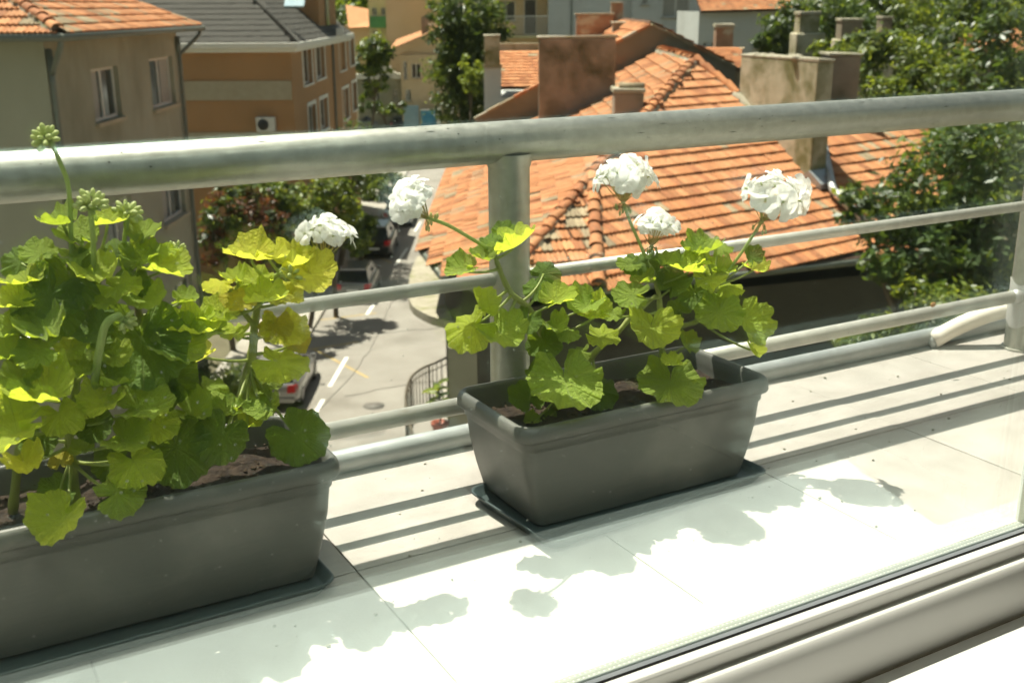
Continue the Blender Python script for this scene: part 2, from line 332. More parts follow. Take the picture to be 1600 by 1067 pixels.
# ================================================================== TOWN
struct(MB().box((-400, -60, ZS-.5), (500, 600, ZS-.012)).build('ground', 'earth'))
road = struct(MB().ubox((4, 118), (-7.9, -2.25), (ZS-.3, ZS)).ubox((118, 126), (-60, 60), (ZS-.3, ZS)).build('street', 'asphalt'))
struct(MB().ubox((4, 117), (-2.25, .2), (ZS-.3, ZS+.12)).build('pavement', 'pavement', bevel=.02))
struct(MB().ubox((4, 117), (-10.5, -7.9), (ZS-.3, ZS+.12)).build('pavement', 'pavement', bevel=.02))
def onroad(x, y, dz=.004): return atZ(x, y, ZS+dz)
for (xa, ya), (xb, yb) in (((515, 604), (542, 558)), ((573, 492), (589, 468)), ((618, 415), (636, 388)), ((648, 362), (657, 347)), ((480, 668), (505, 624))):
    a, b = onroad(xa, ya), onroad(xb, yb); n = (b-a).cross(Vector((0, 0, 1))).normalized()*.075
    MB().prism([a-n, a+n, b+n, b-n], (0, 0, .004)).build('lane_marking', 'road_paint', road)
for (xa, ya), (xb, yb) in (((490, 545), (575, 590)), ((470, 548), (560, 534)), ((570, 392), (612, 411)), ((500, 500), (588, 489))):
    a, b = onroad(xa, ya), onroad(xb, yb); n = (b-a).cross(Vector((0, 0, 1))).normalized()*.05
    MB().prism([a-n, a+n, b+n, b-n], (0, 0, .003)).build('yellow_marking', 'road_yellow', road)
for q in (((560, 600), (640, 592), (650, 560), (578, 566)), ((610, 470), (668, 462), (668, 446), (618, 452)), ((520, 690), (600, 680), (606, 664), (530, 670))):
    MB().prism([onroad(x, y, .0005) for x, y in q], (0, 0, .002)).build('asphalt_patch', 'asphalt_patch' if q[0][0] != 560 else 'asphalt', road)
for q in (((500, 640), (570, 560), (600, 500), (630, 430)), ((540, 620), (640, 600), (720, 596)), ((600, 520), (690, 512))):
    P_ = smoothline([onroad(x, y, .003) for x, y in q], 6); P_ = [p+Vector((rnd.gauss(0, .04), rnd.gauss(0, .04), 0)) for p in P_]
    MB().tube(P_, .018, 4).build('tar_seam', 'asphalt_patch', road)
c = onroad(584, 634)
mh = MB(); 
for r0, z in ((.36, .004), (.31, .008)): mh.loft([[(c.x+r0*math.cos(q*.3142), c.y+r0*math.sin(q*.3142), ZS-.01) for q in range(20)], [(c.x+r0*math.cos(q*.3142), c.y+r0*math.sin(q*.3142), ZS+z) for q in range(20)]], cap1=True)
mh.build('manhole_cover', 'iron_cover', road)

# ---------------- roof tiles
def tile_mesh(seed):
    N = 9; V = []; F = []; r = random.Random(seed)
    for row, (y, lift) in enumerate(((0, .050), (.41, .0))):
        for k in range(N): x = k/(N-1); V.append(((x-.5)*.208, y, lift+.015*math.cos(x*4*math.pi)+.004*r.uniform(-1, 1)))
    for dz in (0, -.038):
        for k in range(N): V.append((V[k][0], 0, V[k][2]+dz))
    for k in range(N-1): F.append((k, k+1, N+k+1, N+k)); F.append((3*N+k, 3*N+k+1, 2*N+k+1, 2*N+k))
    return V, F
TV = [tile_mesh(s) for s in range(4)]
def flat_tile():
    V = [(-.165, 0, .022), (-.01, 0, .026), (.165, 0, .022), (-.165, .43, .002), (-.01, .43, .004), (.165, .43, .002), (-.165, 0, -.003), (-.01, 0, -.003), (.165, 0, -.003)]
    return V, [(0, 1, 4, 3), (1, 2, 5, 4), (6, 7, 1, 0), (7, 8, 2, 1)]
def pxy(p):
    d = p-CAM; f = d.dot(FW)
    return (800+FPX*d.dot(RT)/f, 533.5-FPX*d.dot(UP)/f) if f > .1 else (-9999, 0)
TILEMESH = {}
def tile_obj_mesh(kind, s, m):
    k = (kind, s, m)
    if k not in TILEMESH:
        V, F = TV[s] if kind == 'wave' else flat_tile()
        TILEMESH[k] = MB().add(V, F, 0, kind == 'wave').mesh('roof_tile', m)
    return TILEMESH[k]
def tiles(roof, tris, sdir, n_single=300, kind='wave', grey=.07, greyfn=None, wid=None, row=None, wander=.012, skip=None):
    """lays tiles in courses along sdir over a roof surface given as triangles"""
    wid = wid or (.205 if kind == 'wave' else .325); row = row or (.345 if kind == 'wave' else .36)
    s2 = Vector((sdir.x, sdir.y, 0)).normalized(); pts = [p for t in tris for p in t]
    # upslope direction from the biggest triangle
    tb = max(tris, key=lambda t: (t[1]-t[0]).cross(t[2]-t[0]).length); nb = (tb[1]-tb[0]).cross(tb[2]-tb[0]).normalized()
    if nb.z < 0: nb = -nb
    t2 = Vector((-s2.y, s2.x, 0))
    if t2.dot(Vector((-nb.x, -nb.y, 0))) < 0: t2 = -t2
    cosl = nb.z; o = min(pts, key=lambda p: p.z)
    ss = [(p-o).dot(s2) for p in pts]; tt = [(p-o).dot(t2) for p in pts]
    T = []
    for t in tris:
        n = (t[1]-t[0]).cross(t[2]-t[0]).normalized()
        if n.z < 0: n = -n
        T.append((t, n))
    out = []
    step = row*cosl
    for j in range(int((max(tt)-min(tt))/step)+2):
        wob = rnd.uniform(-.05, .05)
        for i in range(int((max(ss)-min(ss))/wid)+2):
            p = o + s2*(min(ss)+(i+.5)*wid+wob) + t2*(min(tt)+(j+.0)*step); c = p+t2*step*.5
            for t, n in T:
                a, b, d = t; den = (b.y-d.y)*(a.x-d.x)+(d.x-b.x)*(a.y-d.y)
                if abs(den) < 1e-9: continue
                l1 = ((b.y-d.y)*(c.x-d.x)+(d.x-b.x)*(c.y-d.y))/den; l2 = ((d.y-a.y)*(c.x-d.x)+(a.x-d.x)*(c.y-d.y))/den
                if l1 < -.002 or l2 < -.002 or l1+l2 > 1.002: continue
                z = a.z - ((p.x-a.x)*n.x+(p.y-a.y)*n.y)/n.z
                up = (t2 - n*t2.dot(n)).normalized(); x = up.cross(n)
                if x.dot(s2) < 0: pass
                P = Vector((p.x, p.y, z))+n*(.012+.008*rnd.random())+s2*rnd.gauss(0, wander*.25)
                tw = rnd.gauss(0, .012); upp = (up+x*tw+n*rnd.gauss(-.012, .008)).normalized(); xx = (x-upp*x.dot(upp)).normalized()
                if skip and skip(P): break
                g = grey + (greyfn(P) if greyfn else 0)
                mi = 3 if rnd.random() < g else rnd.choice((0, 0, 1, 1, 1, 2))
                out.append((P, xx, upp, xx.cross(upp), rnd.randrange(4), mi)); break
    def vis(q):
        X, Y = pxy(q[0]); return 0 if (-20 < X < 1620 and -15 < Y < 700) else 1
    out.sort(key=lambda q: (vis(q), (q[0]-CAM).length))
    mats = ['roof_tile_%d' % k for k in range(4)] if kind == 'wave' else ['dark_tile']*4
    for P, x, y, z, s, mi in out[:n_single]:
        put('roof_tile', tile_obj_mesh(kind, s, mats[mi]), roof, frame_mat(P, x, y, z))
    mb = MB()
    for P, x, y, z, s, mi in out[n_single:]:
        V, F = TV[s] if kind == 'wave' else flat_tile(); M = frame_mat(P, x, y, z)
        mb.add([M @ Vector(v) for v in V], F, mi, kind == 'wave')
    if mb.v: mb.build('roof_tiles', mats, roof)['kind'] = 'stuff'
def under(tris, drop=.05):
    mb = MB()
    for t in tris:
        n = (t[1]-t[0]).cross(t[2]-t[0]).normalized()
        if n.z < 0: n = -n; t = (t[0], t[2], t[1])
        mb.add([p-n*.004 for p in t]+[p-n*.10 for p in t], [(0, 1, 2), (5, 4, 3), (0, 3, 4, 1), (1, 4, 5, 2), (2, 5, 3, 0)])
    return mb
def ridge(roof, pts, r=.12, mortar=True, seg=.34):
    pts = [Vector(p) for p in pts]
    for a, b in zip(pts[:-1], pts[1:]):
        n = max(1, int((b-a).length/seg)); d = (b-a).normalized(); sd = d.cross(Vector((0, 0, 1))).normalized(); up = sd.cross(d)
        if mortar:
            mb = MB(); R_ = []
            for k in range(n*3+1):
                c = a.lerp(b, k/(n*3)); w = r*(1.35+.5*mnoise.noise((k*.9, a.x, 2))); h = .055+.03*mnoise.noise((k*.7, 5, a.y))
                R_.append([c+sd*(-w)-up*.05, c+sd*(-w*.7)+up*h, c+up*(h+.03), c+sd*(w*.7)+up*h, c+sd*w-up*.05])
            mb.loft(R_, smooth=False).build('mortar', 'mortar', roof)
        for k in range(n):
            p, q = a.lerp(b, k/n), a.lerp(b, (k+1.12)/n); mb = MB(); R_ = []
            ti = rnd.gauss(0, .03)
            for e, rr_, lift in ((p, r*1.08, .075), (q, r*.88, .045)):
                R_.append([e+sd*(math.cos(t)*rr_+ti*(.5 if e is p else -.5))+up*(math.sin(t)*rr_*.8+lift) for t in [math.pi*i/7 for i in range(8)]])
            V = R_[0]+R_[1]+[v-up*.03 for v in R_[0]]; F = [(i, i+1, 9+i, 8+i) for i in range(7)]+[(16+i, 17+i, i+1, i) for i in range(7)]
            mb.add(V, F, 0, False).build('ridge_tile', 'roof_tile_%d' % rnd.choice((0, 1, 2, 2)), roof)

# ---------------- facades with real openings
def facade(par, P0, sd, nd, ops, wdt, z0, z1, m, depth=.2, frame='old_white', name='wall', glass='window_dark', cross=False, sillm='stone_band', surround=None):
    """flat wall from P0 along sd with openings (s0,s1,z0,z1); every opening gets frame, pane and sill"""
    S = sorted({0, wdt, *[o[0] for o in ops], *[o[1] for o in ops]}); Z = sorted({z0, z1, *[o[2] for o in ops], *[o[3] for o in ops]})
    pt = lambda s, z, d=0: P0+sd*s+Vector((0, 0, z-P0.z))-nd*d
    mb = MB()
    for i in range(len(S)-1):
        for j in range(len(Z)-1):
            a, b, c, d = S[i], S[i+1], Z[j], Z[j+1]; ms, mz = (a+b)/2, (c+d)/2
            if any(o[0] < ms < o[1] and o[2] < mz < o[3] for o in ops): continue
            mb.add([pt(a, c), pt(b, c), pt(b, d), pt(a, d)], [(0, 1, 2, 3)])
    for o in ops:
        a, b, c, d = o[:4]
        for q in (((a, c), (a, d)), ((b, c), (b, d)), ((a, c), (b, c)), ((a, d), (b, d))):
            (s_, z_), (s2, z2) = q; mb.add([pt(s_, z_), pt(s2, z2), pt(s2, z2, depth+.02), pt(s_, z_, depth+.02)], [(0, 1, 2, 3)])
    me = mb.mesh(name, m); wl = put(name, me, par)
    fr = lambda x, y, z: pt(x, z, y)
    for o in ops:
        a, b, c, d = o[:4]; mul = o[4] if len(o) > 4 else 1; f = .07
        w_ = MB(); dd = depth
        w_.box((a, dd-.05, c), (a+f, dd+.01, d), 0, fr).box((b-f, dd-.05, c), (b, dd+.01, d), 0, fr).box((a+f, dd-.05, c), (b-f, dd+.01, c+f), 0, fr).box((a+f, dd-.05, d-f), (b-f, dd+.01, d), 0, fr)
        for k in range(mul): x = a+(b-a)*(k+1)/(mul+1); w_.box((x-f*.6, dd-.048, c+f), (x+f*.6, dd+.008, d-f), 0, fr)
        if cross: zz = c+(d-c)*.68; w_.box((a+f, dd-.045, zz-f*.5), (b-f, dd+.006, zz+f*.5), 0, fr)
        wo = w_.build('window', frame, par)
        MB().box((a+f, dd-.012, c+f), (b-f, dd-.004, d-f), 0, fr).build('pane', glass, wo)
        if (b-a) > .5 and rnd.random() < .6:
            k = rnd.choice((0, 1)); x0, x1 = (a+f, a+(b-a)*.4) if k else (a+(b-a)*.62, b-f)
            MB().box((x0, dd-.017, c+f), (x1, dd-.013, d-f), 0, fr).build('curtain', 'curtain', wo)
        MB().box((a-.08, -.10, c-.09), (b+.08, depth-.05, c-.005), 0, fr).build('sill', sillm, wo)
        if surround:
            sb_ = MB().box((a-.16, -.045, c-.09), (a-.002, .03, d+.18), 0, fr).box((b+.002, -.045, c-.09), (b+.16, .03, d+.18), 0, fr).box((a-.002, -.05, d+.002), (b+.002, .03, d+.18), 0, fr); sb_.build('surround', surround, wo)
    return wl
def winV(V, x0, x1, yt, yb):                              # opening on a street-parallel wall, from its outline
    u0, u1 = uvz(atV(x0, 100, V))[0], uvz(atV(x1, 100, V))[0]; xm = (x0+x1)/2
    return u0, u1, atV(xm, yb, V).z, atV(xm, yt, V).z
def winU(U, x0, x1, yt, yb): return uvz(atU(x0, 100, U))[1], uvz(atU(x1, 100, U))[1], atU((x0+x1)/2, yb, U).z, atU((x0+x1)/2, yt, U).z

# ---------------- beige house on the left
LV, LU0, LU1 = -8.9, 22.0, 30.9; EZ = .20
lb = thing('house', 'shaded beige plaster house with orange hip roof and dark downpipes at left', 'house', W(LU0, LV, ZS))
ops = []
for (x0, x1, yt, yb) in ((140, 183, 106, 190), (233, 270, 90, 168)):
    u0, u1, za, zb = winV(LV, x0, x1, yt, yb)
    for k in range(4): ops.append((u0-LU0, u1-LU0, za-k*2.95, zb-k*2.95, 1))
facade(lb, W(LU0, LV, ZS), UD, VD, ops, LU1-LU0, ZS, EZ, 'plaster_beige', depth=.16)
facade(lb, W(LU0, -18, ZS), VD, -UD, [(2.2, 3.5, EZ-4.0, EZ-2.4, 1), (2.2, 3.5, EZ-7, EZ-5.4, 1), (5.5, 6.8, EZ-7, EZ-5.4, 1)], 18+LV, ZS, EZ, 'plaster_beige', depth=.16)
MB().ubox((LU1-.01, LU1), (-18, LV), (ZS, EZ)).ubox((LU0, LU1), (-18, -17.99), (ZS, EZ)).ubox((LU0+.3, LU1-.02), (-17.9, LV-.3), (EZ-.06, EZ)).build('wall', 'plaster_beige', lb)
e0, e1, v0, v1 = LU0-.6, LU1+.5, -18.6, LV+.6; um = (e0+e1)/2; sl_ = .46; hz = EZ+sl_*(um-e0); vr = v1-(um-e0)
A_, B_, C_, D2 = W(e0, v0, EZ), W(e0, v1, EZ), W(e1, v1, EZ), W(e1, v0, EZ); R1, R2 = W(um, vr, hz), W(um, v0+2, hz)
tf = [(A_, B_, R1), (A_, R1, R2)]; ts = [(B_, C_, R1)]
rf = under(tf+ts+[(C_, D2, R1), (D2, R2, R1)]).build('roof', 'roof_under', lb)
tiles(rf, tf, VD, 110, grey=.10); tiles(rf, ts, UD, 190, grey=.10, greyfn=lambda p: .4 if uvz(p)[0] < e0+2.2 else 0)
ridge(rf, [B_.lerp(R1, .02), R1]); 
gt = MB().tube([A_+Vector((0, 0, -.04)), B_+Vector((0, 0, -.05))], .075, 10).tube([B_+Vector((0, 0, -.05)), C_+Vector((0, 0, -.05))], .075, 10); gt.build('gutter', 'gutter_metal', lb)
MB().ubox((e0+.05, e1-.05), (LV+.002, v1-.06), (EZ-.10, EZ-.07)).ubox((e0+.05, LU0-.002), (v0, LV), (EZ-.10, EZ-.07)).build('soffit', 'gutter_metal', lb)
MB().tube(smoothline([W(e0+.1, v1-.05, EZ-.1), W(e0+.15, v1-.12, EZ-.28), W(LU0+.05, LV+.09, EZ-.75), W(LU0+.05, LV+.08, EZ-1.1), W(LU0+.05, LV+.08, ZS+.1)], 4), .06, 10).build('downpipe', 'gutter_metal', lb)
MB().tube(smoothline([W(e1-.1, v1-.05, EZ-.1), W(e1-.2, v1-.12, EZ-.28), W(LU1-.12, LV+.09, EZ-.75), W(LU1-.12, LV+.08, EZ-1.1), W(LU1-.12, LV+.08, ZS+.1)], 4), .05, 10).build('downpipe', 'gutter_metal', lb)

# ---------------- orange house
OV, OU0, OU1 = -9.6, 50.7, 68.5; CZ = -1.22
ob = thing('house', 'orange plaster house with cream bands, white cornice and dark tiled roof', 'house', W(OU0, OV, ZS))
ops = [tuple(v-(OU0 if i < 2 else 0) for i, v in enumerate(winV(OV, *q)))+(1,) for q in ((473, 487, 77, 132), (493, 507, 72, 123), (530, 540, 64, 110), (547, 554, 60, 102), (477, 489, 166, 218), (496, 508, 156, 205), (532, 542, 140, 188), (548, 555, 130, 174), (480, 491, 255, 300), (498, 510, 240, 290), (533, 543, 215, 262))]
facade(ob, W(OU0, OV, ZS), UD, VD, ops, OU1-OU0, ZS, CZ, 'plaster_orange', frame='white_trim', surround='white_trim', sillm='white_trim', depth=.22)
MB().ubox((OU0, OU0+.01), (-21, OV), (ZS, CZ)).ubox((OU1-.01, OU1), (-21, OV), (ZS, CZ)).ubox((OU0+.02, OU1-.02), (-21, OV-.3), (CZ-.05, CZ-.01)).build('wall', 'plaster_orange', ob)
for ya, yb in ((127, 157), (207, 232)):
    za, zb = atU(380, yb, OU0).z, atU(380, ya, OU0).z; MB().ubox((OU0-.05, OU0-.002), (-21, OV-.05), (za, zb)).build('stone_band', 'stone_band', ob)
cor = MB()
for d_, za, zb in ((.28, CZ, CZ+.16), (.42, CZ+.165, CZ+.42)): cor.ubox((OU0-d_, OU1+d_), (-21, OV+d_), (za, zb))
cor.build('cornice', 'white_trim', ob, bevel=.02)
zc = CZ+.44; a, b, c = W(OU0-.3, -21, zc), W(OU0-.3, OV+.3, zc), W(OU1+.3, OV+.3, zc); k = 4.6; a2, b2, c2 = W(OU0-.3+k, -21, zc+k*.85), W(OU0-.3+k, OV+.3-k, zc+k*.85), W(OU1+.3-k, OV+.3-k, zc+k*.85)
tf = [(a, b, b2), (a, b2, a2)]; ts = [(b, c, c2), (b, c2, b2)]
rf = under(tf+ts).build('roof', 'roof_under', ob)
tiles(rf, tf, VD, 200, 'flat'); tiles(rf, ts, UD, 100, 'flat')
MB().tube([b, b2], .09, 8).build('hip_cap', 'dark_tile', rf)
p = atU(462, 3, OU0+2.2); MB().box((-.45, -.02, -.5), (.45, .08, .6), 0, lambda x, y, z: p+VD*x+(UD*.76+Vector((0, 0, .65)))*z+(Vector((0, 0, .76))-UD*.65)*(y+.1)).build('skylight', 'gate_blue', rf)
p = atU(417, 194, OU0)
ac = MB().ubox((OU0-.34, OU0-.04), (uvz(p)[1]-.42, uvz(p)[1]+.42), (p.z-.32, p.z+.32)).build('air_conditioner', 'ac_white', ob, bevel=.02)
q = W(OU0-.345, uvz(p)[1]-.1, p.z)
mb = MB().loft([[q+VD*.25*math.cos(t)+Vector((0, 0, .25*math.sin(t))) for t in [i*.3927 for i in range(16)]], [q-UD*.02+VD*.24*math.cos(t)+Vector((0, 0, .24*math.sin(t))) for t in [i*.3927 for i in range(16)]]], cap1=True); mb.build('fan_grille', 'car_trim', ac)
u_ = uvz(atV(517, 60, OV))[0]
MB().tube([W(u_, OV+.08, CZ), W(u_, OV+.08, ZS+.1)], .06, 8).build('downpipe', 'gutter_metal', ob)
MB().box((-.22, -.18, -.1), (.22, .18, .32), 0, lambda x, y, z: W(u_-.3+x, OV+.55+y, CZ+.5+z)).build('vent_cowl', 'white_trim', ob, bevel=.03)
u2 = uvz(atV(528, 60, OV))[0]
MB().ubox((u_+.4, u2+1.2), (OV+.003, OV+.03), (ZS, CZ)).build('wall_bay', 'plaster_orange', ob)  # thin strip standing proud of the facade, same orange plaster
dz = MB().ubox((60.5, 66.5), (OV-3.4, OV-.25), (CZ+.4, CZ+4.2)).build('attic_wall', 'plaster_orange', ob)
MB().ubox((62.6, 63.7), (OV-.24, OV-.19), (CZ+.95, CZ+3.0)).build('attic_window', 'window_dark', ob)

# ---------------- the tiled house in the middle
ZE = -3.9
azf = R(82); fe = Vector((math.sin(azf), math.cos(azf), 0)); fu = Vector((-fe.y, fe.x, 0)); fn = (-fu*math.sin(R(28))+Vector((0, 0, math.cos(R(28))))).normalized()
E1 = atZ(935, 447, ZE); hf = lambda x, y, off=0: hitplane(x, y, E1+Vector((0, 0, off)), fn)
L2, Lc, L1, L0 = atZ(776, 457, ZE), atZ(690, 424, ZE), atZ(655, 380, ZE), atZ(700, 262, ZE)
J, A, Vt, Vb, E2 = hf(925, 275), hf(1085, 95), hf(1150, 148), hf(1296, 294), hf(1440, 392)
A2 = W(33.4, uvz(A)[1]-.2, A.z+.05)
mh_ = thing('house', 'old corner house under a broad orange tiled hip roof with mossy hips', 'house', Vector((E1.x+3, E1.y+4, ZS)))
tfr = [(J, E1, E2), (J, E2, Vb), (J, Vb, Vt), (J, Vt, A)]; tmd = [(L2, E1, J)]; tlf = [(L2, J, Lc), (Lc, J, L1), (L1, J, A), (L1, A, L0), (L0, A, A2)]
rf = under(tfr+tmd+tlf).build('roof', 'roof_under', mh_)
tiles(rf, tfr, fe, 170, grey=.035)
tiles(rf, tmd, E1-L2, 60, grey=.12, greyfn=lambda p: .35*max(0, 1-(p-L2.lerp(J, .5)).length/2.2), wander=.05)
tiles(rf, tlf, L0-L1, 70, grey=.10, greyfn=lambda p: .25*max(0, 1-(p-L2.lerp(J, .6)).length/2.0), wander=.03)
ridge(rf, [E1, J]); ridge(rf, [J, J.lerp(A, .97)], .11); ridge(rf, [L2, L2.lerp(J, .96)], .10); ridge(rf, [A, Vt], .12); ridge(rf, [A, A2], .12)
# mortar fillet beside the fire wall and the grey valley
mb = MB(); n_ = 14; Rr = []
for k in range(n_+1):
    p = Vb.lerp(Vt, k/n_)+fe*-.05; w_ = .16+.05*mnoise.noise((k*.8, 1, 1)); Rr.append([p-fe*w_+fn*.02, p-fe*w_*.5+fn*.085, p+fe*.06+fn*.11, p+fe*.10+fn*.0])
mb.loft(Rr, smooth=False).build('mortar', 'mortar', rf)
gut = MB()
eave = [L0, L1, Lc, L2, E1, E2]
for a, b in zip(eave[:-1], eave[1:]): gut.tube([a-Vector((0, 0, .09)), b-Vector((0, 0, .09))], .07, 8)
gut.build('gutter', 'gutter_metal', mh_)
cen = Vector((14, 20, 0))
def inset(p, d, z): q = Vector((p.x, p.y, 0)); return q+(cen-q).normalized()*d+Vector((0, 0, z))
back = [E2+fu*9, Vector((L0.x+5, L0.y+1.5, 0))]
lines = [L0, L1, Lc, L2, E1, E2]+back
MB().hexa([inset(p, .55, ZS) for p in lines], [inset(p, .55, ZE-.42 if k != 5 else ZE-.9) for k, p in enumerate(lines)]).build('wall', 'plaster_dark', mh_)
# ledge between the two floors
out_ = [atZ(x, y, -5.25) for x, y in ((652, 400), (640, 432), (640, 470), (660, 488), (690, 499), (730, 505), (790, 509), (940, 514), (1120, 508))]
lr = []
for k, p in enumerate(smoothline(out_, 3)):
    q = Vector((p.x, p.y, 0)); n_ = (cen-q).normalized()*.85; lr.append([p-Vector((0, 0, .17)), p, p+n_+Vector((0, 0, .03)), p+n_-Vector((0, 0, .17))])
MB().loft(lr, cap0=True, cap1=True, smooth=False).build('ledge', 'mortar', mh_)
wx = [atZ(x, y, -5.6) for x, y in ((700, 556), (760, 568), (1000, 565))]
MB().hexa([Vector((p.x, p.y, ZS)) for p in wx+[wx[2]+fu*3, wx[0]+UD*7+VD*.4]], [Vector((p.x, p.y, -5.43)) for p in wx+[wx[2]+fu*3, wx[0]+UD*7+VD*.4]]).build('lower_wall', 'plaster_olive', mh_)
ter = [atZ(x, y, -7.28) for x, y in ((640, 690), (632, 720), (650, 760), (800, 790), (800, 690), (720, 675))]
MB().hexa([p-Vector((0, 0, .2)) for p in ter], ter).build('terrace_slab', 'pavement', mh_)
# second roof right of the fire wall
o2 = .22; q2 = [hf(1282, 212, o2), hf(1300, 300, o2), hf(1345, 345, o2), hf(1470, 352, o2), hf(1470, 200, o2)]
rr2 = thing('house', 'rear house showing a small orange tiled roof right of the fire wall', 'house', Vector((q2[3].x, q2[3].y+2, ZS)))
t2_ = [(q2[0], q2[1], q2[2]), (q2[0], q2[2], q2[3]), (q2[0], q2[3], q2[4])]
r2 = under(t2_).build('roof', 'roof_under', rr2); tiles(r2, t2_, fe, 150, grey=.04)
MB().tube([q2[0]+fn*.05, q2[1]+fn*.05, q2[2]+fn*.05], .09, 8).build('valley_flashing', 'zinc', r2)
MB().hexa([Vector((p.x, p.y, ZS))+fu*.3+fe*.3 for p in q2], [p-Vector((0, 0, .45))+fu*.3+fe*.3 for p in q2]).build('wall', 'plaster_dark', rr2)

def slab_block(label, name, cat, near, far, th, zb, zt, m, cap=.06, capm='mortar', side=None):
    """upright block whose long face runs from near to far, thickness th along side"""
    side = side or fe; t = thing(name, label, cat, Vector((near.x, near.y, zb)))
    b = [near, near+side*th, far+side*th, far]; MB().hexa([Vector((p.x, p.y, zb)) for p in b], [Vector((p.x, p.y, zt)) for p in b]).build('body', m, t, bevel=.02)
    c0 = sum((Vector((p.x, p.y, 0)) for p in b), Vector())/4
    g = [Vector((p.x, p.y, 0))+(Vector((p.x, p.y, 0))-c0).normalized()*.05 for p in b]
    MB().hexa([p+Vector((0, 0, zt+.002)) for p in g], [p+Vector((0, 0, zt+cap+rnd.uniform(-.02, .03))) for p in g]).build('cap', capm, t, bevel=.015)
    return t
nr, fr_ = hf(1262, 287), hf(1152, 150)
blk = slab_block('big mossy beige fire wall block standing at the tiled roof edge', 'fire_wall', 'wall', nr+fe*.06, fr_+fe*.06, .55, -4.2, -.50, 'plaster_stain')
MB().hexa([nr+fe*.0-fu*.35-Vector((0, 0, .1)), nr+fe*.8-fu*.35-Vector((0, 0, .1)), nr+fe*.8+fu*.3+Vector((0, 0, .05)), nr+fu*.3+Vector((0, 0, .05))], [nr-fu*.35+Vector((0, 0, .02)), nr+fe*.8-fu*.35+Vector((0, 0, .02)), nr+fe*.8-fu*.001+Vector((0, 0, .28)), nr-fu*.001+Vector((0, 0, .28))]).build('flashing', 'zinc', blk)
mb = MB()
for k in range(9):
    f = rnd.random(); p = nr.lerp(fr_, .15+.8*f)+fe*rnd.uniform(.1, .5); r = rnd.uniform(.06, .16); mb.ball((p.x, p.y, -.45), r, 7, 0, (1, 1, .5))
mb.build('mortar_lumps', 'mortar', blk)
def boxU(label, name, cat, x0, x1, yt, U, th, zb, m, capm='mortar', cap=.06, grp=None):
    v0, v1, _, zt = winU(U, x0, x1, yt, yt+10)
    t = slab_block(label, name, cat, W(U, v0, 0), W(U, v1, 0), th, zb, zt, m, cap, capm, side=UD)
    if grp: t['group'] = grp
    return t
boxU('second narrower stained wall block just right of the big fire wall', 'fire_wall', 'wall', 1297, 1345, 88, 27.6, .9, -4.5, 'plaster_brown')
boxU('tall brown stained fire wall with a pale lit left edge', 'fire_wall', 'wall', 842, 962, 60, 30, .32, -4.2, 'plaster_brown')
chm = boxU('squat chimney with slab cap standing on the tiled roof slope', 'chimney', 'chimney', 962, 1008, 146, 25.2, .7, -3.3, 'plaster_brown', cap=.09)
mb = MB(); c = atU(986, 138, 25.5)
for k in range(2): mb.tube([c+VD*(-.27)+Vector((0, 0, .03*k)), c+VD*.3+Vector((0, 0, .02*k))], .10, 8)
mb.build('cap_tile', 'roof_tile_3', chm)
# gabled house behind it
GU = 33.6
gb = thing('house', 'grey weathered gable wall with coping rising behind the tiled roof', 'house', W(GU, 3, ZS))
gp = [atU(1018, 40, GU), atU(1150, 108, GU), atU(742, 188, GU)]
vb, va = uvz(gp[1])[1], uvz(gp[2])[1]
pol = [W(GU, va, ZS), W(GU, vb, ZS), gp[1], gp[0], gp[2]]
MB().prism(pol, UD*.34).build('gable_wall', 'plaster_gable', gb)
for a, b in ((gp[2], gp[0]), (gp[0], gp[1])):
    n = max(3, int((b-a).length/.45)); d = (b-a).normalized(); up = UD.cross(d); up = up if up.z > 0 else -up
    for k in range(n):
        p, q = a.lerp(b, k/n), a.lerp(b, (k+.97)/n); h0 = .06+rnd.uniform(0, .02); MB().prism([p-UD*.06+up*.002, q-UD*.06+up*.002, q-UD*.06+up*h0, p-UD*.06+up*h0], UD*.4).build('coping_tile', rnd.choice(['roof_tile_0', 'roof_tile_2', 'roof_tile_3', 'mortar']), gb)
p4, p5 = gp[0]+UD*9, gp[1]+UD*9
tri_r = [(gp[0]+UD*.35, gp[1]+UD*.35, p5), (gp[0]+UD*.35, p5, p4)]; dr = Vector((0, 0, 1.5)); p6, p7 = gp[2]+UD*9-dr, gp[2]+UD*.35-dr
tri_l = [(p7, gp[0]+UD*.35, p4), (p7, p4, p6)]
rg = under([tuple(v+Vector((0, 0, .11)) for v in t) for t in tri_r+tri_l]).build('roof', 'roof_under', gb)
tiles(rg, [tuple(v+Vector((0, 0, .10)) for v in t) for t in tri_r], UD, 60); tiles(rg, [tuple(v+Vector((0, 0, .10)) for v in t) for t in tri_l], UD, 40)
# little tiled house left of the brown fire wall
sh = thing('house', 'small house with a steep tiled roof left of the brown fire wall', 'house', W(47, 1, ZS))
MB().ubox((47, 54), (-.95, 5), (ZS, -2.95)).build('wall', 'plaster_grey', sh)
s0, s1 = W(46.6, -.55, atU(800, 137, 46.6).z), W(46.6, 5, atU(800, 137, 46.6).z); s2_, s3 = W(50.6, -.55, atU(800, 80, 50.6).z), W(50.6, 5, atU(800, 80, 50.6).z)
tt_ = [(s0, s1, s3), (s0, s3, s2_)]; rs_ = under(tt_).build('roof', 'roof_under', sh); tiles(rs_, tt_, VD, 120, grey=.02)
MB().ubox((50.7, 51.1), (-.55, 5), (s2_.z-.6, s2_.z+.32)).build('ridge_wall', 'plaster_stain', sh)
boxU('pale plastered chimney stack beside the small steep tiled roof', 'chimney', 'chimney', 757, 781, 58, 45.6, .7, atU(770, 104, 45.6).z, 'plaster_stain')
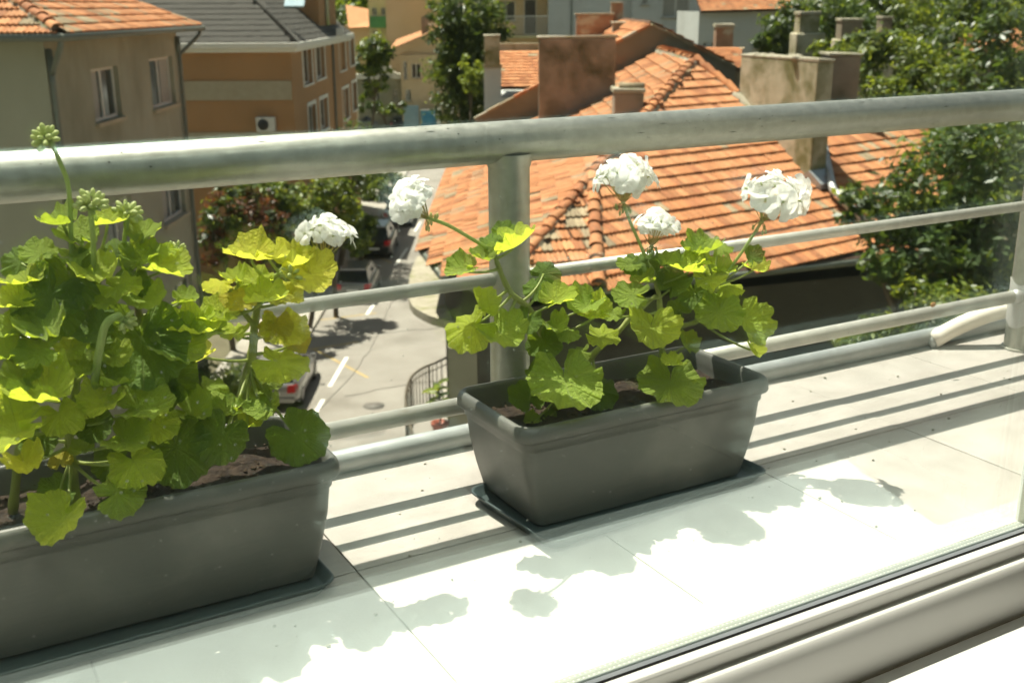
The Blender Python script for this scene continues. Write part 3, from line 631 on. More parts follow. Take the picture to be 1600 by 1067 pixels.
boxU('grey wall stub under the pale chimney stack', 'fire_wall', 'wall', 756, 783, 106, 45.9, .5, ZS, 'plaster_grey', cap=.12)
boxU('brick patched parapet wall in front of the grey apartment block', 'parapet', 'wall', 900, 957, 24, 42, .4, -2.5, 'brick_chim')
boxU('small stack rising from the right end of the brick parapet', 'chimney', 'chimney', 954, 972, 6, 42.5, .5, -2.5, 'brick_chim')
boxU('short stub chimney below the brick parapet right end', 'chimney', 'chimney', 957, 976, 38, 39, .5, -2.5, 'plaster_brown')
boxU('brick chimney with pale left edge before the low grey house', 'chimney', 'chimney', 1117, 1144, 44, 44, .6, -2.4, 'brick_chim', cap=.14)
for q in ((1246, 1276, 24, 34.5, 'slim tall chimney rising behind the big fire wall block', 'plaster_stain'), (1311, 1343, 34, 39, 'grey square chimney among foliage right of the slim chimney', 'plaster_gable'), (1373, 1389, 30, 45, 'thin brownish chimney half hidden in foliage at upper right', 'plaster_brown')):
    t = boxU(q[4], 'chimney', 'chimney', q[0], q[1], q[2], q[3], .7, -3.5, q[5], cap=.10)
    z = t.location.z; v0, v1, _, zt = winU(q[3], q[0]-5, q[1]-6, q[2]+28, 99); MB().ubox((q[3]-.12, q[3]+.8), (v0, v1+.3), (-3.4, zt)).build('plinth', 'plaster_stain', t, bevel=.04)
nb_ = thing('house', 'roof of tiles just showing beside the brick chimney', 'house', W(41, 8, ZS))
a, b, c, d = atU(1106, 108, 40), atU(1160, 108, 40), atU(1160, 76, 43), atU(1106, 76, 43)
tt_ = [(a, b, c), (a, c, d)]; r_ = under(tt_).build('roof', 'roof_under', nb_); tiles(r_, tt_, VD, 60)
MB().ubox((40.3, 43), (uvz(a)[1], uvz(b)[1]), (ZS, a.z-.12)).build('wall', 'plaster_gable', nb_)

# ---------------- grey apartment block
AU = 75
ap = thing('apartment_building', 'pale grey apartment block with a railed balcony at its left end', 'building', W(AU, 4, ZS))
v0 = uvz(atU(857, 20, AU))[1]; v1 = uvz(atU(986, 20, AU))[1]; v2 = uvz(atU(1094, 20, AU))[1]; vL = uvz(atU(777, 20, AU))[1]
facade(ap, W(AU, v0, ZS), VD, -UD, [], v1-v0, ZS, 7, 'plaster_grey')
w1 = winU(AU-.8, 1032, 1074, -20, 28); w2 = winU(AU-.8, 1000, 1010, -8, 8)
facade(ap, W(AU-.8, v1, ZS), VD, -UD, [(w1[0]-v1, w1[1]-v1, w1[2], w1[3], 1), (w2[0]-v1, w2[1]-v1, w2[2], w2[3], 0)], v2-v1, ZS, 7, 'plaster_grey', frame='white_trim', glass='curtain')
MB().ubox((AU-.8, AU-.001), (v1-.01, v1), (ZS, 7)).ubox((AU, AU+10), (v0-.01, v0-.001), (ZS, 7)).ubox((AU-.8, AU+10), (v2, v2+.01), (ZS, 7)).build('wall', 'plaster_grey', ap)
bz = atU(815, 56, AU).z
facade(ap, W(AU+1.4, vL, ZS), VD, -UD, [(1.75, 2.6, bz, bz+2.3, 0), (.3, 1.2, bz+.9, bz+2.2, 0)], v0-vL, ZS, 7, 'plaster_peach', frame='white_trim', name='back_wall')
for k in range(-2, 2): MB().ubox((AU-.1, AU+1.39), (vL, v0-.02), (bz-.2+k*3, bz+k*3)).build('balcony_slab', 'plaster_yellow', ap)
br = MB().ubox((AU-.06, AU-.02), (vL, v0-.02), (bz+1.18, bz+1.24)); 
n = 26
for k in range(n): x = vL+(v0-.02-vL)*k/(n-1); br.ubox((AU-.055, AU-.025), (x-.014, x+.014), (bz, bz+1.18))
br.build('balcony_railing', 'white_trim', ap)
MB().tube([W(AU-.06, uvz(atU(893, 20, AU))[1], ZS), W(AU-.06, uvz(atU(893, 20, AU))[1], 7)], .06, 8).build('downpipe', 'gutter_metal', ap)
# low grey house with an orange roof
hU = 62; lo_ = thing('house', 'low grey rear house with an orange eave and tiny paired windows', 'house', W(hU, 12, ZS))
va, vb = uvz(atU(1092, 40, hU))[1], uvz(atU(1236, 40, hU))[1]; ez = atU(1150, 18, hU).z
os_ = [winU(hU, *q) for q in ((1184, 1194, 25, 35), (1197, 1207, 25, 35), (1096, 1104, 66, 74), (1108, 1116, 66, 74), (1176, 1186, 68, 76))]
facade(lo_, W(hU, va, ZS), VD, -UD, [(o[0]-va, o[1]-va, o[2], o[3], 0) for o in os_], vb-va, ZS, ez, 'plaster_grey', depth=.1)
a, b, c, d = W(hU-.5, va, ez), W(hU-.5, vb, ez+.1), W(hU+5, vb, ez+2.3), W(hU+5, va, ez+2.2)
r_ = under([(a, b, c), (a, c, d)]).build('roof', 'roof_under', lo_); tiles(r_, [(a, b, c), (a, c, d)], VD, 60)
MB().ubox((hU+.01, hU+8), (va-.01, va), (ZS, ez)).ubox((hU+.01, hU+8), (vb, vb+.01), (ZS, ez)).build('side_wall', 'plaster_grey', lo_)

# ---------------- houses at the far end of the street
def bldg(label, x0, x1, yt, U, dep, m, ops=(), name='house', cat='house', roof=None, frame='white_trim', ztop=None, **kw):
    v0, v1, _, zt = winU(U, x0, x1, yt, yt+9); zt = ztop if ztop is not None else zt
    t = thing(name, label, cat, W(U, v0, ZS))
    facade(t, W(U, v0, ZS), VD, -UD, [(lambda q: (q[0]-v0, q[1]-v0, q[2], q[3], 1))(winU(U, *o)) for o in ops], v1-v0, ZS, zt, m, frame=frame, **kw)
    MB().ubox((U+.01, U+dep), (v1, v1+.01), (ZS, zt)).ubox((U+.01, U+dep), (v0-.01, v0), (ZS, zt)).ubox((U+.3, U+dep), (v0, v1), (zt-.05, zt-.01)).build('side_wall', m, t)
    return t, v0, v1, zt
bldg('tall peach house end wall at the far end of the street', 606, 684, -60, 134, 14, 'plaster_peach')
t, a0, a1, zt = bldg('narrow peach tower with stacked windows behind the street tree', 683, 716, -60, 126, 10, 'plaster_peach', ((689, 697, 2, 34), (690, 698, 48, 62), (702, 708, 2, 30)))
for y in (38, 80):
    z = atU(690, y, 126).z; MB().ubox((125.2, 125.99), (a0-.8, a1-1), (z-.15, z)).build('balcony_slab', 'white_trim', t)
t, a0, a1, zt = bldg('small far house with orange lean-to roof and two windows', 626, 692, 86, 118, 9, 'plaster_peach', ((643, 657, 100, 122), (630, 636, 96, 124), (632, 641, 140, 158)))
pa_, pb_, pc_, pd2 = atU(607, 78, 117), atU(692, 42, 117), atU(692, 36, 127), atU(620, 62, 127)
MB().prism([atU(626, 86, 118.3), atU(691, 86, 118.3), atU(691, 45, 118.3)], UD*8).build('gable', 'plaster_peach', t)
r_ = under([(pa_, pb_, pc_), (pa_, pc_, pd2)]).build('roof', 'roof_tile_1', t)
MB().ubox((119, 120), (uvz(atU(658, 30, 119))[1], uvz(atU(669, 30, 119))[1]), (atU(660, 56, 119).z, atU(660, 26, 119).z)).build('chimney', 'plaster_brown', t)
t, a0, a1, zt = bldg('olive far house with a wavy white parapet and cross window', 556, 632, 122, 119.5, 9, 'plaster_olive', ((580, 592, 137, 165), (612, 620, 140, 160)), cross=True)
top = []
for k in range(25): f = k/24; top.append((a0+(a1-a0)*f, zt+.05+ (1.1*math.exp(-((f-.62)/.13)**2))))
mb = MB()
for (x, z), (x2, z2) in zip(top[:-1], top[1:]): mb.hexa([W(119.2, x, zt-.1), W(119.2, x2, zt-.1), W(119.8, x2, zt-.1), W(119.8, x, zt-.1)], [W(119.2, x, z+.35), W(119.2, x2, z2+.35), W(119.8, x2, z2+.35), W(119.8, x, z+.35)])
mb.build('parapet', 'white_trim', t)
t, a0, a1, zt = bldg('yellow far house with a green awning over its balcony', 579, 613, -20, 140, 10, 'plaster_yellow', ((584, 592, 12, 25), (598, 605, 12, 25), (584, 592, 48, 62)))
z = atU(592, 44, 139).z; MB().ubox((138.6, 139.95), (a0+.3, a0+2.2), (z, z+1.3)).build('awning', 'green_cloth', t)
t, a0, a1, zt = bldg('far orange roofed house in the gap beside the orange facade', 540, 600, 40, 155, 9, 'plaster_peach')
q = [atU(545, 44, 154), atU(612, 40, 154), atU(606, 20, 160), atU(540, 8, 160)]; r_ = under([(q[0], q[1], q[2]), (q[0], q[2], q[3])]).build('roof', 'roof_tile_1', t)
g1 = winU(116.5, 628, 652, 165, 196); gt_ = thing('gate', 'pale blue metal gate at the far end of the street', 'gate', W(116.5, g1[0], ZS)); n = 8
for k in range(n): w_ = (g1[1]-g1[0])/n; MB().ubox((116.5, 116.56), (g1[0]+k*w_, g1[0]+(k+.93)*w_), (ZS, g1[3])).build('board', 'gate_blue', gt_)
g2 = winU(116.3, 655, 682, 173, 196); fm = thing('painted_wall', 'low blue wall painted with a round yellow motif', 'wall', W(116.3, g2[0], ZS))
MB().ubox((116.3, 116.6), (g2[0], g2[1]), (ZS, g2[3])).build('panel', 'mural_blue', fm); MB().ubox((116.25, 116.65), (g2[0]-.05, g2[1]+.05), (g2[3]+.002, g2[3]+.15)).build('coping', 'white_trim', fm)
g3 = winU(116.2, 684, 722, 178, 198); fw_ = thing('fence', 'peach boundary wall with white pillars at the street end', 'fence', W(116.2, g3[0], ZS))
MB().ubox((116.2, 116.5), (g3[0], g3[1]), (ZS, g3[3])).build('wall', 'plaster_peach', fw_)
for k in range(3): x = g3[0]+(g3[1]-g3[0])*k/2; MB().ubox((116.0, 116.19), (x-.25, x+.25), (ZS, g3[3]+.7)).build('pillar', 'white_trim', fw_)
# roofs among the trees at right
ro = thing('house', 'orange roof peeking out of the trees at upper right', 'house', W(52, 20, ZS))
a, b, c, d = atU(1484, 80, 50), atU(1600, 84, 50), atU(1590, 46, 55), atU(1500, 56, 55); tt_ = [(a, b, c), (a, c, d)]; r_ = under(tt_).build('roof', 'roof_under', ro); tiles(r_, tt_, VD, 60)
MB().hexa([Vector((p.x, p.y, ZS))+UD*.3 for p in (a, b, c, d)], [p+UD*.3-Vector((0, 0, .2)) for p in (a, b, c, d)]).build('wall', 'plaster_gable', ro)

# ---------------- iron stair railing with pot plant
top = smoothline([atZ(x, y, -6.22) for x, y in ((648, 690), (636, 640), (634, 615), (642, 590), (660, 575), (682, 566), (712, 552))], 4)
ir = thing('iron_railing', 'curved wrought iron stair railing on the corner house terrace', 'railing', Vector((top[8].x, top[8].y, -7.28)))
MB().tube(top, .022, 8).build('handrail', 'old_iron', ir); MB().tube([p-Vector((0, 0, .86)) for p in top], .016, 6).build('bottom_rail', 'old_iron', ir); MB().tube([p-Vector((0, 0, .14)) for p in top], .012, 6).build('middle_rail', 'old_iron', ir)
for i, p in enumerate(top):
    MB().tube([p, p-Vector((0, 0, 1.04))], .011 if i % 6 else .022, 6).build('baluster', 'old_iron', ir)
bp = atZ(688, 684, -7.278); pp = thing('potted_plant', 'broad leaved plant in a red clay pot behind the iron railing', 'potted plant', bp)
MB().loft([[(bp.x+r*math.cos(t), bp.y+r*math.sin(t), bp.z+z) for t in [k*.3927 for k in range(16)]] for r, z in ((.11, 0), (.15, .26), (.175, .265), (.175, .33), (.15, .33), (.14, .28))], cap0=True, cap1=True).build('pot', 'pot_red', pp)
MB().tube(smoothline([bp+Vector((0, 0, .28)), bp+Vector((.03, 0, .6)), bp+Vector((-.02, .02, 1.05))], 4), .018, 7).build('stem', 'bark', pp)
lm_ = MB(); V = []
for i in range(7):
    u = i/6; w_ = .30*math.sin(math.pi*min(1, u*.96+.02))**.8
    for v in (-1, 0, 1): V.append((u, v*w_*.75, .12*abs(v)-.35*u*u))
lm_.add(V, [(i*3+j, i*3+j+1, i*3+j+4, i*3+j+3) for i in range(6) for j in range(2)], 0, True)
LMs = [lm_.mesh('leaf', m) for m in ('fol_mid', 'fol_gloss', 'fol_light')]
for k in range(22):
    a = k*2.4; h = .42+.7*k/22; d = Vector((math.cos(a), math.sin(a), .35)).normalized(); n_ = Vector((-.3*math.cos(a), -.3*math.sin(a), 1)); y = n_.cross(d).normalized(); s = rnd.uniform(.22, .36)
    put('leaf', LMs[k % 3], pp, frame_mat(bp+Vector((0, 0, h)), d, y, d.cross(y), (s, s, s)))

# ---------------- cars
def car(label, rear_right, col, L=4.1, Wd=1.72, H=1.46, kind='hatch', rot=0):
    o = rear_right+UD*L/2-VD*Wd/2; fr = UD*math.cos(rot)+VD*math.sin(rot); lf = Vector((0, 0, 1)).cross(fr)
    pt = lambda x, y, z: Vector((o.x, o.y, ZS+.004))+fr*x+lf*y+Vector((0, 0, z))
    t = thing('car', label, 'car', Vector((o.x, o.y, ZS+.004)))
    h = L/2; b = Wd/2
    bel = .93 if kind != 'suv' else 1.08
    st = [(-h, .42, bel*.80, b*.84), (-h+.05, .30, bel*.98, b*.93), (-h+.35, .22, bel*1.0, b*.99), (-.5, .19, bel*.99, b), (.6, .19, bel*.97, b), (h*.5, .2, bel*.93, b*.985), (h-.35, .22, bel*.82, b*.94), (h-.06, .28, bel*.70, b*.84), (h, .38, bel*.58, b*.76)]
    rings = []
    for x, z0, z1, w_ in st:
        rings.append([pt(x, -w_*.92, z0), pt(x, -w_, z0+.12), pt(x, -w_, z0+(z1-z0)*.62), pt(x, -w_*.95, z1-.04), pt(x, -w_*.85, z1), pt(x, w_*.85, z1), pt(x, w_*.95, z1-.04), pt(x, w_, z0+(z1-z0)*.62), pt(x, w_, z0+.12), pt(x, w_*.92, z0)])
    MB().loft(rings, cap0=True, cap1=True).build('body', col, t)
    xr = -h+.08 if kind != 'sedan' else -h+.75; xr2 = xr+(.28 if kind != 'sedan' else .65); xf, xf2 = h*.50, h*.12
    zb = bel-.02; w0, w1 = b*.90, b*.70
    lo = [pt(xr, -w0*.95, zb), pt(xf, -w0*.93, zb), pt(xf, w0*.93, zb), pt(xr, w0*.95, zb)]; hi = [pt(xr2, -w1, H-.06), pt(xf2, -w1, H-.06), pt(xf2, w1, H-.06), pt(xr2, w1, H-.06)]
    MB().hexa(lo, hi).build('windows', 'car_glass', t)
    MB().hexa([p+Vector((0, 0, .001)) for p in hi], [o_+(p-o_)*.90+Vector((0, 0, .065)) for p in hi for o_ in [sum(hi, Vector())/4]]).build('roof', col, t)
    pil = MB()
    for s in (-1, 1):
        for (xa, xb, wd) in ((xr, xr2, .16), (-.25, -.2, .07), (xf-.03, xf2-.02, .07)):
            for q in range(1): pil.hexa([pt(xa, s*w0*.965, zb), pt(xa+wd, s*w0*.965, zb), pt(xa+wd, s*(w0*.93-.02), zb), pt(xa, s*(w0*.93-.02), zb)], [pt(xb, s*(w1+.012), H-.05), pt(xb+wd, s*(w1+.012), H-.05), pt(xb+wd, s*(w1-.03), H-.05), pt(xb, s*(w1-.03), H-.05)])
    pil.build('pillars', col, t)
    for x in (-h+.75, h-.80):
        for s in (-1, 1):
            wt = MB(); cs = []
            for q, (rr_, y) in enumerate(((.24, b-.22), (.31, b-.21), (.32, b-.12), (.31, b-.01), (.22, b+.005))): cs.append([pt(x+rr_*math.cos(a_), s*y, .315+rr_*math.sin(a_)) for a_ in [k*.3491 for k in range(18)]])
            wh = wt.loft(cs, cap0=True).build('wheel', 'tyre', t)
            MB().loft([[pt(x+rr_*math.cos(a_), s*y, .315+rr_*math.sin(a_)) for a_ in [k*.3491 for k in range(18)]] for rr_, y in ((.215, b-.02), (.20, b+.012), (.05, b-.01))], cap1=True).build('rim', 'rim', wh)
    for s in (-1, 1):
        MB().hexa([pt(-h-.015, s*b*.58, bel*.66), pt(-h-.015, s*b*.86, bel*.66), pt(-h+.14, s*b*.955, bel*.66), pt(-h+.10, s*b*.58, bel*.66)], [pt(-h+.005, s*b*.60, bel*.92), pt(-h+.005, s*b*.86, bel*.94), pt(-h+.14, s*b*.965, bel*.94), pt(-h+.10, s*b*.6, bel*.92)]).build('tail_light', 'lamp_red', t)
        MB().hexa([pt(h-.30, s*b*.90, bel*.58), pt(h+.01, s*b*.72, bel*.54), pt(h+.005, s*b*.48, bel*.54), pt(h-.2, s*b*.5, bel*.58)], [pt(h-.34, s*b*.90, bel*.75), pt(h-.09, s*b*.72, bel*.69), pt(h-.09, s*b*.48, bel*.69), pt(h-.3, s*b*.5, bel*.75)]).build('headlight', 'lamp_clear', t)
        MB().box((h*.40, s*(b+.02)-.08, bel-.02), (h*.40+.12, s*(b+.02)+.08, bel+.12), 0, pt).build('mirror', col, t, bevel=.02)
    MB().box((-h-.03, -.26, .52), (-h+.03, .26, .63), 0, pt).build('number_plate', 'plate', t)
    MB().box((-h-.05, -b*.84, .27), (-h+.1, b*.84, .46), 0, pt).build('bumper', col, t, bevel=.03)
    return t
car('silver car parked nearest, red tail light showing behind the yellow geranium', atZ(468, 642, ZS), 'car_silver')
car('dark hatchback parked in the tree shade ahead of the silver car', atZ(582, 474, ZS), 'car_grey', 4.0, 1.7)
car('black boxy estate car parked in shade beside the hedge', atZ(612, 406, ZS), 'car_black', 4.4, 1.75, 1.66, 'suv')
car('pale blue car parked in front of the black estate', atZ(640, 362, ZS)+UD*1.2, 'car_blue', 4.2, 1.72, 1.45, 'sedan')
car('small dark car at the far end of the street below the gate', atZ(650, 207, ZS), 'car_dark', 4.0, 1.7, 1.45, 'hatch', R(80))
car('grey car at the far street end beside the olive house', atZ(632, 205, ZS)-VD*3, 'car_silver', 4.0, 1.7, 1.45, 'sedan', R(75))

# ---------------- trees
def leafcloud(blobs, n, size, mats, wts, seed, clump=.42, lean=.5, asp=.5):
    g = np.random.default_rng(seed); cs = []; 
    tot = sum(b[1]**2 for b in blobs)
    Vs = []; Ms = []
    for (c, r, *q) in blobs:
        sq = q[0] if q else 1.0
        m = max(30, int(n*r*r/tot)); K = max(6, int(m/34))
        d = g.normal(size=(K, 3)); d /= np.linalg.norm(d, axis=1)[:, None]
        cc = np.array(c)+d*(r*(.35+.65*g.random(K)**.45))[:, None]*np.array([1, 1, sq])
        cm = g.choice(len(mats), K, p=wts); k = g.integers(0, K, m)
        P = cc[k]+g.normal(size=(m, 3))*r*clump*.36*np.array([1, 1, .7])
        out = P-np.array(c); out /= (np.linalg.norm(out, axis=1)[:, None]+1e-6)
        nrm = out*.6+g.normal(size=(m, 3))*.6+np.array([0, 0, lean]); nrm /= np.linalg.norm(nrm, axis=1)[:, None]
        a = np.cross(nrm, g.normal(size=(m, 3))); a /= np.linalg.norm(a, axis=1)[:, None]; b = np.cross(nrm, a)
        s = size*g.uniform(.6, 1.3, m)[:, None]
        fold = nrm*s*.12
        Vs.append(np.stack([P-a*s, P+b*s*asp*.8+fold, P+a*s, P-b*s*asp*.8+fold], 1).reshape(-1, 3))
        mi = np.where(g.random(m) < .8, cm[k], g.choice(len(mats), m, p=wts)); Ms.append(mi)
    V = np.concatenate(Vs); M = np.concatenate(Ms); N = len(M)
    me = bpy.data.meshes.new('leaves'); me.vertices.add(len(V)); me.vertices.foreach_set('co', V.astype(np.float32).ravel())
    me.loops.add(4*N); me.loops.foreach_set('vertex_index', np.arange(4*N, dtype=np.int32)); me.polygons.add(N)
    me.polygons.foreach_set('loop_start', np.arange(0, 4*N, 4, dtype=np.int32)); me.polygons.foreach_set('loop_total', np.full(N, 4, dtype=np.int32))
    for m_ in mats: me.materials.append(MATS[m_])
    me.polygons.foreach_set('material_index', M.astype(np.int32)); me.update(calc_edges=True); me.validate(); return me
TS = [100]
def tree(label, cat, base, blobs, n, size, mats, wts, name='tree', grp=None, trunk=.14, clump=.42, asp=.5, lean=.5):
    TS[0] += 1; t = thing(name, label, cat, base, grp)
    crown = put('crown', leafcloud(blobs, n, size, mats, wts, TS[0], clump, lean, asp), t); crown['kind'] = 'stuff'
    base = Vector(base); top = sum((Vector(b[0]) for b in blobs), Vector())/len(blobs); mb = MB()
    fork = base.lerp(Vector((top.x, top.y, min(b[0][2]-b[1]*.6 for b in blobs))), .85)
    mb.tube(smoothline([base, base.lerp(fork, .5)+Vector((rnd.uniform(-.1, .1), rnd.uniform(-.1, .1), 0)), fork], 4), [trunk*(1.2-.05*k) for k in range(9)], 8)
    for b in blobs: e = Vector(b[0]); mb.tube(smoothline([fork, fork.lerp(e, .5)+Vector((rnd.uniform(-.15, .15), rnd.uniform(-.15, .15), .1)), e], 3), [trunk*(.62-.08*k) for k in range(7)], 6)
    mb.build('trunk', 'bark', t); return t
def blob(x, y, U, rpx, sq=1.0): p = atU(x, y, U); return (tuple(p), rpx*U/FPX, sq)
def gbase(x, U): p = atU(x, 300, U); return (p.x, p.y, ZS)
# right hand trees
GG = ['fol_gloss', 'fol_dark', 'fol_mid', 'fol_light']; gw = [.46, .26, .18, .10]
tree('big glossy dark tree at right crowding the tiled roof edge', 'tree', gbase(1500, 17.5), [blob(1500, 285, 17.5, 105), blob(1410, 330, 17.2, 70), blob(1560, 380, 17, 110), blob(1340, 320, 17.6, 42, .7), blob(1450, 400, 17, 95), blob(1600, 250, 18, 90), blob(1395, 395, 16.8, 45), blob(1640, 420, 17, 120), blob(1530, 470, 17, 90)], 17000, .085, GG, gw, trunk=.16, clump=.40)
tree('light green feathery shrub below the big dark tree at right', 'tree', gbase(1480, 14.5), [blob(1490, 480, 14.6, 62, .8), blob(1430, 455, 14.6, 34, .8), blob(1400, 525, 14.5, 58, .6), blob(1540, 540, 14.4, 70), blob(1340, 548, 14.6, 46, .6), blob(1470, 560, 14.2, 75), blob(1590, 510, 14.3, 60)], 6500, .055, ['fol_mid', 'fol_light', 'fol_gloss', 'fol_olive'], [.42, .28, .2, .1], trunk=.08)
tree('tall leafy tree at the upper right picture edge', 'tree', gbase(1590, 26), [blob(1560, 110, 26, 70), blob(1610, 60, 26, 80), blob(1520, 150, 25.5, 45), blob(1640, 160, 26, 90), blob(1580, 180, 25, 60)], 7500, .10, GG, [.4, .3, .18, .12])
tree('mid green creeper clad tree behind the stained wall blocks', 'tree', gbase(1400, 31), [blob(1400, 110, 31, 62, .9), blob(1360, 80, 31.5, 38, .7), blob(1450, 135, 30, 45), blob(1470, 90, 32, 50), blob(1380, 160, 30, 40), blob(1330, 70, 34, 26, .6), blob(1430, 180, 29, 50)], 8000, .105, ['fol_mid', 'fol_light', 'fol_dark', 'fol_olive'], [.42, .26, .2, .12])
tree('low yellow-green bush on the roofs beside the slim chimney', 'shrub', tuple(W(33, 9.6, -4)), [blob(1286, 78, 33, 22, .5), blob(1320, 82, 33, 24, .5), blob(1350, 74, 33.5, 20, .6)], 1500, .07, ['fol_light', 'fol_olive', 'fol_mid'], [.45, .25, .3], name='shrub', trunk=.05)
FT = 'trees on the slope beyond the roofs'
for i, (x, y, U, r, ms) in enumerate(((1230, 45, 58, 40, 0), (1290, 30, 66, 58, 1), (1350, 25, 72, 52, 0), (1420, 40, 70, 60, 2), (1480, 30, 78, 60, 1), (1530, 20, 74, 55, 0), (1590, 15, 80, 70, 1), (1450, 5, 95, 70, 2), (1330, 0, 98, 60, 1))):
    lab = ['dark rounded tree beside the low grey house', 'dark green broad tree behind the slim tall chimney', 'shadowy tree behind the grey square chimney', 'mid green wide tree above the thin brownish chimney', 'dark tree left above the peeking orange roof', 'deep green tree directly above the peeking orange roof', 'dark tree in the top right picture corner', 'pale distant tree between the crowns at upper right', 'distant dark tree on the skyline above the square chimney'][i]
    mm = (['fol_dark', 'fol_mid', 'fol_gloss'], ['fol_dark', 'fol_gloss', 'fol_mid'], ['fol_mid', 'fol_light', 'fol_dark'])[ms]
    tree(lab, 'tree', gbase(x, U), [blob(x, y, U, r), blob(x-r*.6, y+r*.5, U, r*.6), blob(x+r*.55, y+r*.45, U, r*.65), blob(x+r*.1, y+r*1.0, U, r*.7)], 3800, .0042*U*.75, mm, [.5, .3, .2], grp=FT, trunk=.2)
# street trees
tree('tall street tree with a bright patch of young leaves beside the far tower', 'tree', tuple(W(72, -3.2, ZS)), [blob(730, 25, 72, 48), blob(705, 100, 72, 42), blob(738, 120, 71, 40), blob(715, 155, 72, 42), blob(760, 40, 73, 34), blob(710, 60, 73, 36), blob(745, 165, 72, 28), blob(690, 20, 73, 24), blob(735, 70, 72, 36)], 13000, .19, ['fol_dark', 'fol_mid', 'fol_olive'], [.52, .36, .12], trunk=.2)
tree('young bright green tree in front of the dark street tree', 'tree', tuple(W(66, -2.6, ZS)), [blob(738, 105, 66, 20), blob(728, 130, 66, 16), blob(745, 130, 66, 15)], 900, .16, ['fol_light', 'fol_mid'], [.75, .25], trunk=.08)
tree('far round tree between the orange facade and peach house', 'tree', gbase(585, 112), [blob(585, 78, 112, 24), blob(575, 98, 112, 22), blob(602, 92, 112, 20), blob(588, 125, 112, 20), blob(572, 140, 112, 14)], 3200, .26, ['fol_mid', 'fol_light', 'fol_dark'], [.4, .2, .4])
tree('leafy shrub below the olive far house', 'shrub', gbase(610, 114), [blob(600, 170, 114, 16, .7), blob(622, 168, 114, 14, .7), blob(572, 165, 114, 14, .7)], 1000, .22, ['fol_dark', 'fol_mid'], [.6, .4], name='shrub')
tree('dark tree beside the far corner of the orange house', 'tree', gbase(592, 74), [blob(592, 295, 74, 26), blob(580, 318, 74, 16), blob(606, 285, 74, 20)], 2000, .17, ['fol_dark', 'fol_mid'], [.6, .4])
HG = 'garden trees between the beige and the orange house'
for i, (bl, ms, wt) in enumerate((([(345, 335, 40, 34), (330, 385, 40, 30), (365, 305, 41, 30)], ['fol_dark', 'fol_mid', 'fol_red'], [.4, .3, .3]), ([(400, 345, 41, 40), (390, 385, 40, 36), (430, 365, 41, 36)], ['fol_red', 'fol_dark', 'fol_olive'], [.45, .35, .2]), ([(425, 310, 43, 34), (460, 320, 43, 34), (400, 300, 43, 28)], ['fol_mid', 'fol_light', 'fol_dark'], [.35, .3, .35]),
        ([(515, 315, 45, 38), (540, 340, 45, 28), (490, 335, 45, 30), (520, 290, 45, 26)], ['fol_light', 'fol_mid', 'fol_dark'], [.55, .3, .15]), ([(470, 370, 43, 42), (500, 385, 43, 36), (545, 375, 45, 26), (450, 395, 42, 36)], ['fol_dark', 'fol_mid', 'fol_olive'], [.6, .25, .15]), ([(565, 350, 52, 22), (560, 380, 50, 20)], ['fol_mid', 'fol_dark', 'fol_light'], [.4, .35, .25]))):
    lab = ['mixed green garden tree against the beige house corner', 'reddish leaved garden tree behind the yellow geranium', 'leafy green garden tree under the handrail', 'bright yellow-green layered garden tree above the white flower', 'dark low garden tree below the bright layered one', 'slim green tree by the parked black estate car'][i]
    tree(lab, 'tree', gbase(bl[0][0], bl[0][2]), [blob(x, y, U, r) for x, y, U, r in bl], 2600, .13, ms, wt, grp=HG, trunk=.1)
tree('round clipped bush on the pavement below the yellow geranium', 'shrub', gbase(340, 30), [blob(340, 610, 30, 52, .9), blob(300, 640, 30, 46), blob(375, 660, 30, 40), blob(320, 690, 30, 55), blob(365, 600, 30.3, 40), blob(355, 700, 29.8, 55), blob(400, 690, 30, 34)], 11000, .075, ['fol_mid', 'fol_dark', 'fol_light'], [.45, .3, .25], name='shrub', trunk=.08)
tree('overhanging street tree whose shade covers the parked cars', 'tree', tuple(W(53, -8.3, ZS)), [(tuple(W(53, -7.2, -6.2)), 1.7), (tuple(W(50.6, -6.9, -6.8)), 1.3), (tuple(W(55.5, -7.6, -6.6)), 1.5)], 3600, .13, ['fol_dark', 'fol_mid'], [.6, .4])
# far slope
hv = MB(); NV_ = 40
for i in range(NV_+1):
    for j in range(9): u = 150+j*22; v = -160+i*9; hv.v.append(tuple(W(u, v, ZS-.5+max(0, (u-155))*.16+4*mnoise.noise((u*.02, v*.02, 3))*(1 if j > 1 else 0))))
for i in range(NV_):
    for j in range(8): q = i*9+j; hv.f.append((q, q+9, q+10, q+1)); hv.mi.append(0); hv.sm.append(True)
struct(hv.build('hillside', 'earth'))
wb = []
for k in range(120): u, v = rnd.uniform(165, 240), rnd.uniform(-70, 120); wb.append((tuple(W(u, v, ZS+max(0, u-155)*.16+rnd.uniform(1, 6))), rnd.uniform(3, 6.5)))
wd = put('wooded_slope', leafcloud(wb, 26000, .75, ['fol_dark', 'fol_mid', 'fol_light'], [.45, .4, .15], 5)); tag(wd, 'distant wooded slope closing the view behind the far houses', 'woods', kind='stuff')

# ================================================================== BALCONY
YP = 1.345                                                 # line of the railing
floor_ = struct(MB().box((-1.6, .842, -.22), (3.2, 1.47, -.0032)).build('balcony_floor', 'grout'))
TW = .3195
for i in range(-5, 9):
    for j in range(2):
        x0 = .438+i*TW; y1 = 1.478-j*TW*.0-[0, .32, .64][j]; y0 = max(.880, y1-.32)
        if y0 > y1-.05: continue
       
        if x0 > 2.9 or x0 < -1.3: continue
        g = .0009
        b = MB().box((x0+g, y0+g, -.003), (x0+TW-g, y1-g, rnd.uniform(-.0008, .0006)))
        t = b.build('floor_tile', 'tile_stone', floor_, bevel=.0008)
